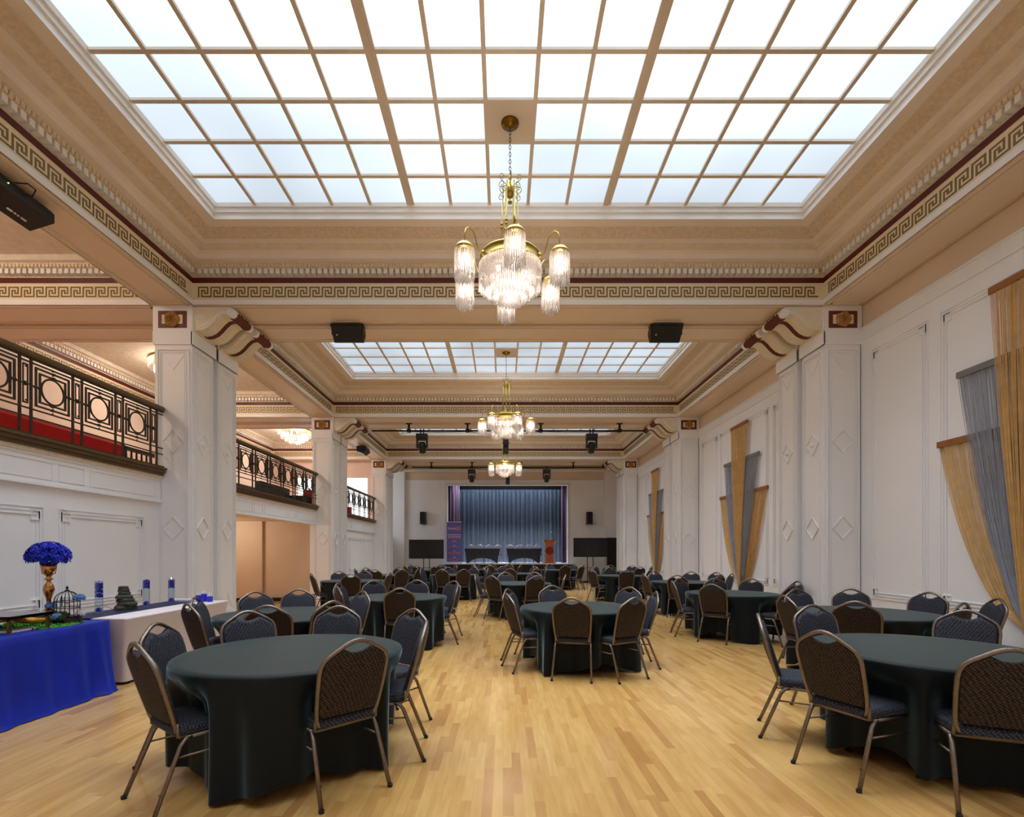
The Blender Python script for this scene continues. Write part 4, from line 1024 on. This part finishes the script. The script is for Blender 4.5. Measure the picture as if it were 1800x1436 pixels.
# ------------------------------------------------------------------ stage furniture
SZ = .9
def stage_table(x0, x1, y, label):
    xm = (x0+x1)/2; T = thing('stretch_cover_table', label, 'table', (xm, y, SZ)); w = (x1-x0)/2; d = .36
    m = MB(); m.box(x0+.02, x1-.02, y-d+.02, y+d-.02, SZ+.70, SZ+.735, 'wood_block'); m.build('tabletop', T)
    for a in (x0+.14, x1-.14):
        for b in (y-d+.06, y+d-.06): m = MB(); m.tube([(a, b, SZ), (a, b, SZ+.70)], .015, 'black_metal', 8); m.build('leg', T)
    m = MB(); m.box(x0, x1, y-d, y+d, SZ+.738, SZ+.75, 'stretch_black')
    K = 16
    for yy, s in ((y-d, 1), (y+d, -1)):
        top = [(x0+(x1-x0)*i/K, yy, SZ+.745) for i in range(K+1)]; bot = []
        for i in range(K+1):
            u = -1+2*i/K; xx = xm+u*(w-.12); bot.append((xx, yy+s*.0, SZ+.02+.24*max(0, 1-(u/.86)**2)**.6))
        mid = [(xm+(-1+2*i/K)*(w-.08), yy+s*.015, SZ+.40) for i in range(K+1)]
        m.grid([top, mid, bot], 'stretch_black')
    for xx, s in ((x0, 1), (x1, -1)):
        top = [(xx, y-d+2*d*i/8, SZ+.745) for i in range(9)]; mid = [(xx+s*.08, y-d+2*d*i/8, SZ+.40) for i in range(9)]
        bot = [(xx+s*.12, y-d+2*d*i/8, SZ+.02+.2*max(0, 1-((i-4)/3.4)**2)**.6) for i in range(9)]; m.grid([top, mid, bot], 'stretch_black')
    o = m.build('stretch_cover', T); o['label'] = 'black stretch cover with arched lower edge'
yt = 25.75
stage_table(WX(817, yt), WX(879, yt), yt, 'long table in a black arched stretch cover on stage, beside the banner')
stage_table(WX(890, yt), WX(952, yt), yt, 'long table in a black arched stretch cover on stage, beside the lectern')
pos = ['nearest the banner', 'second from the banner', 'third from the banner', 'fourth from the banner', 'fourth from the lectern', 'third from the lectern', 'second from the lectern', 'nearest the lectern']
for px, pw_ in zip((827, 843, 859.5, 875.5, 897, 913.5, 931, 945.5), pos):
    chair(WX(px, 26.6), 26.45, PI, 'grey banquet chair behind the stage tables, %s' % pw_, 'banquet chairs on the stage', SZ)
# banner
bx0, bx1, by_ = WX(785.3, 25.05), WX(811.5, 25.05), 25.05
T = thing('roll_up_banner', 'tall purple roll-up banner at the left edge of the stage', 'banner', ((bx0+bx1)/2, by_, SZ)); zt = SZ+2.08; bm_ = (bx0+bx1)/2
m = MB(); m.box(bx0, bx1, by_-.004, by_+.004, SZ+.08, zt, 'banner_purple'); pn = m.build('banner_panel', T)
m = MB(); m.box(bx0-.02, bx1+.02, by_-.02, by_+.02, zt, zt+.025, 'white_plastic'); m.build('top_rail', T)
m = MB(); m.box(bx0-.03, bx1+.03, by_-.05, by_+.05, SZ+.005, SZ+.08, 'white_plastic'); m.build('base', T)
m = MB(); m.tube([(bm_, by_+.03, SZ+.07), (bm_, by_+.02, zt)], .01, 'black_metal', 6); m.build('pole', T)
def text(body, size, loc, mname, parent, rot=(PI/2, 0, 0), align='LEFT', name='lettering'):
    c = bpy.data.curves.new(name, 'FONT'); c.body = body; c.size = size; c.extrude = .001; c.align_x = align; c.align_y = 'CENTER'
    o = bpy.data.objects.new('tmp_text', c); COL.objects.link(o); bpy.context.view_layer.update()
    me = bpy.data.meshes.new_from_object(o.evaluated_get(bpy.context.evaluated_depsgraph_get())); bpy.data.objects.remove(o)
    me.materials.clear(); me.materials.append(MATS[mname]); o = bpy.data.objects.new(name, me); COL.objects.link(o)
    o.parent = parent; p = parent; off = Vector((0, 0, 0))
    while p is not None: off += p.location; p = p.parent
    o.location = Vector(loc)-off; o.rotation_euler = rot; return o
text('Rotary', .155, (bx0+.06, by_-.006, zt-.32), 'print_white', pn, name='lettering')
m = MB(); cxw, czw = bx1-.15, zt-.32      # toothed wheel emblem
out = []
for j in range(48):
    a = 2*PI*j/48; r_ = .105 if j % 4 < 2 else .118; out.append((cxw+r_*math.cos(a), by_-.008, czw+r_*math.sin(a)))
inn = [(cxw+.08*math.cos(2*PI*j/48), by_-.008, czw+.08*math.sin(2*PI*j/48)) for j in range(48)]
m.grid([out, inn], 'print_orange', close=True)
for j in range(6):
    a = PI*j/6*2; m.line((cxw, by_-.0075, czw), (1, 0, 0), (0, 0, 1), (0, -1, 0), (.02*math.cos(a), .02*math.sin(a)), (.085*math.cos(a), .085*math.sin(a)), .016, .001, 'print_orange')
m.lathe([(0, 0), (.03, 0)], (cxw, by_-.0085, czw), 'print_orange', 16, 'y'); m.build('wheel_emblem', pn)
m = MB(); r = random.Random(5)
def words(z, x0, x1, h, mn):
    x = x0
    while x < x1:
        w_ = min(r.uniform(.02, .075), x1-x); m.box(x, x+w_, by_-.0065, by_-.004, z-h/2, z+h/2, mn); x += w_+.016
for z, a, b, h, mn in ((1.45, .05, .05, .03, 'print_white'), (1.40, .05, .05, .022, 'print_orange'), (1.34, .07, .05, .03, 'print_white'), (1.28, .1, .08, .025, 'print_orange'),
                       (1.14, .32, .32, .03, 'print_white'), (1.07, .2, .2, .025, 'print_orange'), (.89, .32, .3, .03, 'print_white'), (.82, .06, .06, .026, 'print_orange'),
                       (.63, .32, .3, .03, 'print_white'), (.55, .06, .04, .03, 'print_orange'), (.47, .1, .08, .03, 'print_orange'), (.31, .32, .3, .03, 'print_white'), (.23, .1, .1, .028, 'print_orange'), (.15, .2, .2, .026, 'print_orange')):
    words(SZ+z, bx0+a, bx1-b, h, mn)
m.build('printed_lines', pn)
# lectern
lx, ly = WX(965.5, 25.35), 25.35
T = thing('lectern', 'reddish wooden lectern with a round carved front on the stage', 'lectern', (lx, ly, SZ))
prof = [(.30, 0), (.28, .04), (.22, .07), (.185, .12), (.175, .42)] + [(.245*math.cos(a), .64+.235*math.sin(a)) for a in [math.radians(q) for q in (-42, -25, 0, 25, 42)]] + [(.165, .84), (.19, .93), (.25, 1.06), (.31, 1.16)]
full = prof+[(-u, v) for u, v in prof[::-1]]
m = MB(); m.prism(full, lambda u, v, t: (lx+u, ly+t, SZ+v), -.16, .16, 'podium_wood'); m.build('body', T)
m = MB(); m.box(lx-.34, lx+.34, ly-.19, ly+.22, SZ+1.16, SZ+1.19, 'podium_wood'); m.build('top', T)
m = MB(); m.lathe([(0, -.02), (.08, -.02), (.085, -.012), (.16, -.016), (.185, -.02), (.20, -.01), (.205, 0)], (lx, ly-.16, SZ+.64), 'podium_dark', 32, 'y'); o = m.build('round_medallion', T); o['label'] = 'darker round carved medallion'
m = MB(); m.box(lx-.34, lx+.34, ly-.22, ly+.22, SZ, SZ+.035, 'podium_wood'); m.build('base', T)
m = MB()
for s in (-1, 1): m.prism([(s*.25, 1.04), (s*.33, 1.16), (s*.36, 1.16), (s*.28, 1.03)], lambda u, v, t: (lx+u, ly+t, SZ+v), -.17, .17, 'white_plastic')
m.build('light_edging', T)
T = thing('gooseneck_microphone', 'slim gooseneck microphone standing up from the lectern top', 'microphone', (lx+.2, ly, SZ+1.19))
m = MB(); m.tube([(lx+.26, ly, SZ+1.19), (lx+.24, ly, SZ+1.30), (lx+.16, ly-.02, SZ+1.45), (lx+.12, ly-.04, SZ+1.56)], .008, 'black_metal', 6); m.build('gooseneck', T)
m = MB(); m.lathe([(0, .04), (.02, .02), (.022, 0), (.012, -.02)], (lx+.11, ly-.04, SZ+1.59), 'white_plastic', 10); m.build('microphone_head', T)

# ------------------------------------------------------------------ tables along the left wall
TH = .75
# white table
T = thing('long_table', 'long table under a white stretch cloth against the left wall', 'table', (-4.54, 6.45, 0))
wx0, wx1, wy0, wy1 = -5.0, -4.12, 5.42, 7.45
m = MB(); m.box(wx0+.03, wx1-.03, wy0+.03, wy1-.03, .70, .735, 'wood_block'); m.build('tabletop', T)
for a in (wx0+.12, wx1-.12):
    for b in (wy0+.2, wy1-.2): m = MB(); m.tube([(a, b, 0), (a, b, .7)], .015, 'black_metal', 8); m.build('leg', T)
m = MB(); n = 24
def rr_(x0, x1, y0, y1, r, z, k=5):
    q = []
    for (cx, cy, a0) in ((x1-r, y1-r, 0), (x0+r, y1-r, 90), (x0+r, y0+r, 180), (x1-r, y0+r, 270)):
        for i in range(k): a = math.radians(a0+90*i/(k-1)); q.append((cx+r*math.cos(a), cy+r*math.sin(a), z))
    return q
t0 = rr_(wx0, wx1, wy0, wy1, .04, TH)
m.poly(t0, 'white_cloth')
rows = [t0, rr_(wx0-.004, wx1+.004, wy0-.004, wy1+.004, .04, TH-.01), rr_(wx0, wx1-.02, wy0+.02, wy1-.03, .04, .6), rr_(wx0+.02, wx1-.05, wy0+.05, wy1-.08, .04, .4)]
bot = rr_(wx0+.03, wx1-.08, wy0+.08, wy1-.12, .05, .03); bl = []
for (x, y, z) in bot: bl.append((x, y, z))
rows += [bl]
m.grid(rows, 'white_cloth', close=True)
o = m.build('stretch_cloth', T, smooth=False); o['label'] = 'white stretch cloth reaching the floor'
m = MB(); m.box(-4.93, -4.50, wy0-.02, wy1-.05, TH+.001, TH+.006, 'navy_runner'); m.box(-4.93, -4.5, wy0-.03, wy0-.02, TH-.1, TH+.006, 'navy_runner')
tag(m.build('table_runner'), 'dark navy runner laid along the white-clothed table', 'table runner')
# blue table
bx0, bx1, by0, by1 = -5.05, -4.22, 3.3, 5.30
T = thing('long_table', 'long table hidden under the royal blue velvet cloth at the left edge', 'table', ((bx0+bx1)/2, (by0+by1)/2, 0))
m = MB(); m.box(bx0+.03, bx1-.03, by0+.03, by1-.03, .70, .738, 'wood_block'); m.build('tabletop', T)
for a in (bx0+.12, bx1-.12):
    for b in (by0+.2, by1-.2): m = MB(); m.tube([(a, b, 0), (a, b, .7)], .015, 'black_metal', 8); m.build('leg', T)
m = MB(); K = 30; rows = []
def per(ex, z, wob):
    q = []; c = [(bx0, by0), (bx1, by0), (bx1, by1), (bx0, by1)]
    for i in range(4):
        (xa, ya), (xb, yb) = c[i], c[(i+1) % 4]; L = math.hypot(xb-xa, yb-ya); n_ = 70 if L > 1.5 else 36
        nx, ny = (yb-ya)/L, -(xb-xa)/L
        for k in range(n_):
            t = k/n_; s = t*L
            cf = 1 if i == 1 else .5
            e = min(t, 1-t)*L; fold = math.sin(s*17+i)*.6+math.sin(s*31+2*i)*.4
            near = math.exp(-((L-s)/.25)**2) if i == 1 else (math.exp(-(s/.3)**2) if i == 2 else .3)
            off = ex*(.4+.3*cf)+wob*fold*(.25+.9*near)
            q.append((xa+(xb-xa)*t+nx*off, ya+(yb-ya)*t+ny*off, z))
    return q
rows = [per(0, TH, 0), per(.012, TH-.012, 0), per(.02, .66, .01), per(.05, .45, .03), per(.08, .25, .045), per(.12, .06, .06), per(.16, .008, .07)]
m.poly(rows[0], 'blue_velvet'); m.grid(rows, 'blue_velvet', close=True)
tag(m.build('velvet_tablecloth', angle=.9), 'shiny royal blue velvet tablecloth falling to the floor at the left edge', 'tablecloth')
# flower vase
def vase(x, y, z, label):
    T = thing('footed_vase', label, 'vase', (x, y, z)); m = MB()
    m.lathe([(0, 0), (.065, 0), (.06, .015), (.03, .04), (.018, .08), (.022, .14), (.04, .20), (.048, .24), (.04, .28), (.02, .31), (.018, .33), (.04, .345), (.018, .36), (.03, .385), (.045, .395), (.055, .40), (.072, .52), (.068, .52), (.05, .42), (0, .42)], (x, y, z), 'rose_gold', 24)
    m.build('body', T, smooth=True)
def blossom(name, c, R, flat, mname, label, cat, n=260, ps=.03, seed=2, parent=None):
    r = random.Random(seed); m = MB(); x, y, z = c
    for i in range(n):
        a = r.uniform(0, 2*PI); u = r.uniform(-.35, 1); k = math.sqrt(max(0, 1-u*u)); rr = R*r.uniform(.72, 1.02)
        p = Vector((x+rr*k*math.cos(a), y+rr*k*math.sin(a), z+rr*flat*u)); nn = Vector((k*math.cos(a), k*math.sin(a), u+.2)).normalized()
        t1 = nn.orthogonal().normalized(); t2 = nn.cross(t1); ro = r.uniform(0, 6); b1 = t1*math.cos(ro)+t2*math.sin(ro); b2 = nn.cross(b1)
        for (e, f) in ((b1, b2), (b2, -b1), (-b1, -b2), (-b2, b1)):
            m.poly([p, p+(e*.6+f*.35)*ps+nn*.3*ps, p+e*ps*1.1+nn*.15*ps, p+(e*.6-f*.35)*ps+nn*.3*ps], mname)
    m.lathe([(0, R*flat*.7), (R*.5, R*flat*.5), (R*.7, 0), (R*.4, -R*flat*.3), (0, -R*flat*.3)], c, mname, 12)
    o = m.build(name, parent)
    if parent is None: tag(o, label, cat)
    return o
m = MB(); m.box(-4.80, -4.56, 4.99, 5.22, TH+.002, TH+.09, 'wood_block'); m.box(-4.78, -4.58, 5.01, 5.20, TH+.09, TH+.105, 'dark_moss')
tag(m.build('display_riser'), 'low dark riser under the gold vase on the blue table', 'riser')
vase(-4.68, 5.1, TH+.106, 'tall rose-gold footed vase on the blue table holding blue flowers')
blossom('hydrangea_bouquet', (-4.68, 5.1, TH+.106+.575), .175, .85, 'blue_petal', 'round bouquet of vivid blue hydrangeas in the rose-gold vase', 'flowers', 420, .032)
# moss bed
r = random.Random(9); m = MB()
for i in range(900):
    x, y = r.uniform(-4.92, -4.30), r.uniform(4.55, 5.24)
    if ((x+4.6)/.33)**2+((y-4.9)/.36)**2 > 1: continue
    h = r.uniform(.01, .035); a = r.uniform(0, 6); dx, dy = .012*math.cos(a), .012*math.sin(a)
    m.poly([(x-dx, y-dy, TH+.002), (x+dx, y+dy, TH+.002), (x+dy, y-dx, TH+h)], 'moss')
m.lathe([(0, .012), (.25, .010), (.33, .001)], (-4.61, 4.9, TH+.001), 'moss', 20)
tag(m.build('moss_bed'), 'bed of bright green moss spread on the blue table', 'moss', kind='stuff')
# driftwood / orange leaf
m = MB(); rows = []
for i in range(12):
    t = i/11; cx_, cy_ = -4.78+.42*t*.6, 4.45+.55*t; z = TH+.035+.05*t+.03*math.sin(t*5); wv = .015+.06*math.sin(PI*min(1, t*.95+.03))
    rows.append([(cx_+wv*math.cos(a)*.9, cy_+wv*.25*math.cos(a), z+.022*math.sin(a)+.01*math.sin(t*9+a)) for a in [2*PI*j/8 for j in range(8)]])
m.grid(rows, 'drift_orange', close=True, cap=True); tag(m.build('driftwood_branch', smooth=True), 'orange-brown piece of driftwood lying across the green moss', 'driftwood')
# bird cage
cx_, cy_, cz_ = WX(118, 5.12), 5.12, TH+.055
m = MB(); m.box(cx_-.10, cx_+.09, cy_-.13, cy_+.08, TH+.003, TH+.054, 'wood_block'); tag(m.build('wooden_block'), 'dark wooden block under the bird cage on the moss', 'block')
T = thing('bird_cage', 'small black domed wire bird cage on the blue table', 'bird cage', (cx_, cy_, cz_)); Rc = .105
for nm, z in (('base_ring', .01), ('middle_ring', .10), ('top_ring', .165)):
    m = MB(); m.tube([(cx_+Rc*math.cos(2*PI*j/28), cy_+Rc*math.sin(2*PI*j/28), cz_+z) for j in range(28)], .004, 'black_metal', 6, closed=True); m.build(nm, T)
for j in range(18):
    a = 2*PI*j/18; m = MB(); pts = [(cx_+Rc*math.cos(a), cy_+Rc*math.sin(a), cz_+z) for z in (0, .08, .165)]+[(cx_+Rc*math.cos(q)*math.cos(a), cy_+Rc*math.cos(q)*math.sin(a), cz_+.165+.105*math.sin(q)) for q in (.3, .6, .9, 1.2, 1.5)]
    m.tube(pts, .0022, 'black_metal', 4); m.build('wire', T)
m = MB(); m.lathe([(0, .06), (.006, .05), (.014, .035), (.006, .02), (.02, .01), (.024, 0)], (cx_, cy_, cz_+.268), 'black_metal', 10); m.build('finial', T)
m = MB(); m.lathe([(0, 0), (Rc, 0), (Rc, .008), (0, .008)], (cx_, cy_, cz_), 'black_metal', 24); m.build('floor_plate', T)
blossom('silk_flower', (cx_+.14, cy_-.02, cz_+.20), .05, .8, 'pale_blue_petal', 'pale blue silk flower at the right of the bird cage', 'flower', 90, .018, 4)
blossom('silk_flower', (cx_-.14, cy_-.03, cz_+.12), .045, .8, 'pale_blue_petal', 'pale blue silk flower at the left of the bird cage', 'flower', 80, .018, 5)
blossom('silk_flower', (cx_+.02, cy_-.15, cz_+.02), .045, .8, 'pale_blue_petal', 'grey-blue silk flower low in front of the bird cage', 'flower', 80, .018, 6)
blossom('silk_flower', (cx_+.12, cy_+.02, cz_+.035), .04, .8, 'white_petal', 'white silk flower beside the foot of the bird cage', 'flower', 60, .016, 7)
blossom('moss_ball', (cx_+.06, cy_-.13, cz_+.0), .05, .8, 'dark_moss', 'dark green moss ball in front of the bird cage', 'moss ball', 160, .014, 8)
# gold-legged risers with mirrored trays
def tray(x0, x1, y0, y1, h, label):
    T = thing('mirrored_tray_stand', label, 'tray stand', ((x0+x1)/2, (y0+y1)/2, TH))
    m = MB(); m.box(x0, x1, y0, y1, TH+h, TH+h+.028, 'mirror_tray'); m.build('tray', T)
    for a in (x0+.03, x1-.03):
        for b in (y0+.03, y1-.03): m = MB(); m.box(a-.012, a+.012, b-.012, b+.012, TH+.001, TH+h, 'brass'); m.build('leg', T)
    for b in (y0+.03, y1-.03):
        m = MB(); m.box(x0+.02, x1+.005, b-.012, b+.012, TH+h-.02, TH+h, 'brass'); m.build('crossbar', T)
tray(-4.95, -4.34, 4.35, 4.78, .13, 'mirrored tray on short gold legs beside the green moss')
tray(-4.95, -4.36, 3.70, 4.22, .11, 'mirrored tray on short gold legs at the left picture edge')
for k, (a, b, c, d, lb) in enumerate(((-4.62, -4.40, 4.42, 4.70, 'white booklets stacked under the gold-legged tray beside the moss'), (-4.6, -4.42, 3.95, 4.16, 'white booklet lying under the tray at the left picture edge'))):
    m = MB()
    for i in range(3): m.box(a+.006*i, b-.004*i, c+.005*i, d+.004*i, TH+.002+.006*i, TH+.0075+.006*i, 'paper')
    tag(m.build('booklet_stack'), lb, 'booklets')
# cylinder vases with floating candles
def cyl(x, y, h, R, label, spots, flame):
    T = thing('glass_cylinder_vase', label, 'vase', (x, y, TH+.007), 'glass cylinder vases'); z = TH+.007
    m = MB(); m.lathe([(0, .004), (0, 0), (R, 0), (R, h), (R-.003, h), (R-.003, .006), (0, .006)], (x, y, z), 'clear_glass', 28); m.build('glass', T, smooth=False)
    for i, (z0, rr) in enumerate(spots):
        blossom('blue_petals', (x, y, z+z0), rr, .9, 'blue_petal', None, None, 70, .016, 20+i, parent=T)
    m = MB(); m.lathe([(0, 0), (R*.7, 0), (R*.72, .015), (0, .018)], (x, y, z+h-.03), 'candle_wax', 16); cn = m.build('floating_candle', T)
    if flame: m = MB(); m.lathe([(0, .03), (.005, .012), (.004, 0), (0, -.002)], (x, y, z+h-.01), 'flame_glow', 8); m.build('flame', cn)
cyl(-4.80, 5.88, .38, .042, 'tall clear glass cylinder with blue petals, nearest on the white table', [(.20, .034), (.25, .034), (.30, .036), (.34, .034), (.03, .028)], False)
cyl(-4.77, 6.62, .35, .042, 'clear glass cylinder with blue petals beside the rock fountain', [(.03, .034), (.25, .034), (.29, .036), (.32, .034)], False)
cyl(-4.77, 7.12, .34, .042, 'clear glass cylinder with a lit candle, farthest on the white table', [(.03, .032), (.22, .034), (.26, .036), (.30, .034)], True)
# rock fountain
r = random.Random(3); fx, fy = -4.74, 6.22; m = MB(); z = TH+.007
tiers = [(.13, .00, .05), (.12, .02, .05), (.10, .0, .045), (.095, -.01, .045), (.07, -.02, .045), (.065, -.025, .04), (.06, -.03, .03)]
for (rr, dx, hh) in tiers:
    n = 11; q = [(fx+dx+rr*r.uniform(.75, 1.1)*math.cos(2*PI*j/n), fy+rr*r.uniform(.75, 1.1)*math.sin(2*PI*j/n)) for j in range(n)]
    m.grid([[(a, b, z) for a, b in q], [(a+.006, b, z+hh*.6) for a, b in q], [(fx+dx+(a-fx-dx)*.85, fy+(b-fy)*.85, z+hh) for a, b in q]], 'rock', close=True, cap=True); z += hh-.002
tag(m.build('tabletop_fountain'), 'dark stacked-rock tabletop fountain on the white table between glass cylinders', 'fountain')
m = MB(); m.tube([(-4.86, 6.18, TH+.01), (-4.90, 6.1, TH+.06), (-4.92, 6.0, TH+.012), (-4.98, 5.9, TH+.008)], .003, 'rubber', 5); tag(m.build('power_cable'), 'thin black cable trailing from the rock fountain', 'cable')
# leaflets + blue bottles
m = MB(); m.box(-4.86, -4.50, 7.22, 7.36, TH+.007, TH+.035, 'paper'); tag(m.build('leaflet_stack'), 'low stack of white leaflets at the far end of the white table', 'leaflets')
for k, (px, hh) in enumerate(((349, .085), (358.5, .11), (369, .075))):
    yy = 7.30-.03*k; x = WX(px, yy); T = thing('blue_spray_bottle', 'small blue bottle with clear cap on the white table, %s of three' % ('left', 'middle and tallest', 'right')[k], 'bottle', (x, yy, TH))
    m = MB(); m.lathe([(0, 0.001), (.038, .001), (.038, hh), (.03, hh+.006), (0, hh+.006)], (x, yy, TH), 'blue_plastic', 18); m.build('body', T)
    m = MB()
    for (dx, dy) in ((-.014, 0), (.014, .008)): m.lathe([(.012, 0), (.012, .02), (.006, .035), (.004, .05), (0, .052)], (x+dx, yy+dy, TH+hh+.006), 'white_plastic', 10)
    m.build('cap', T)
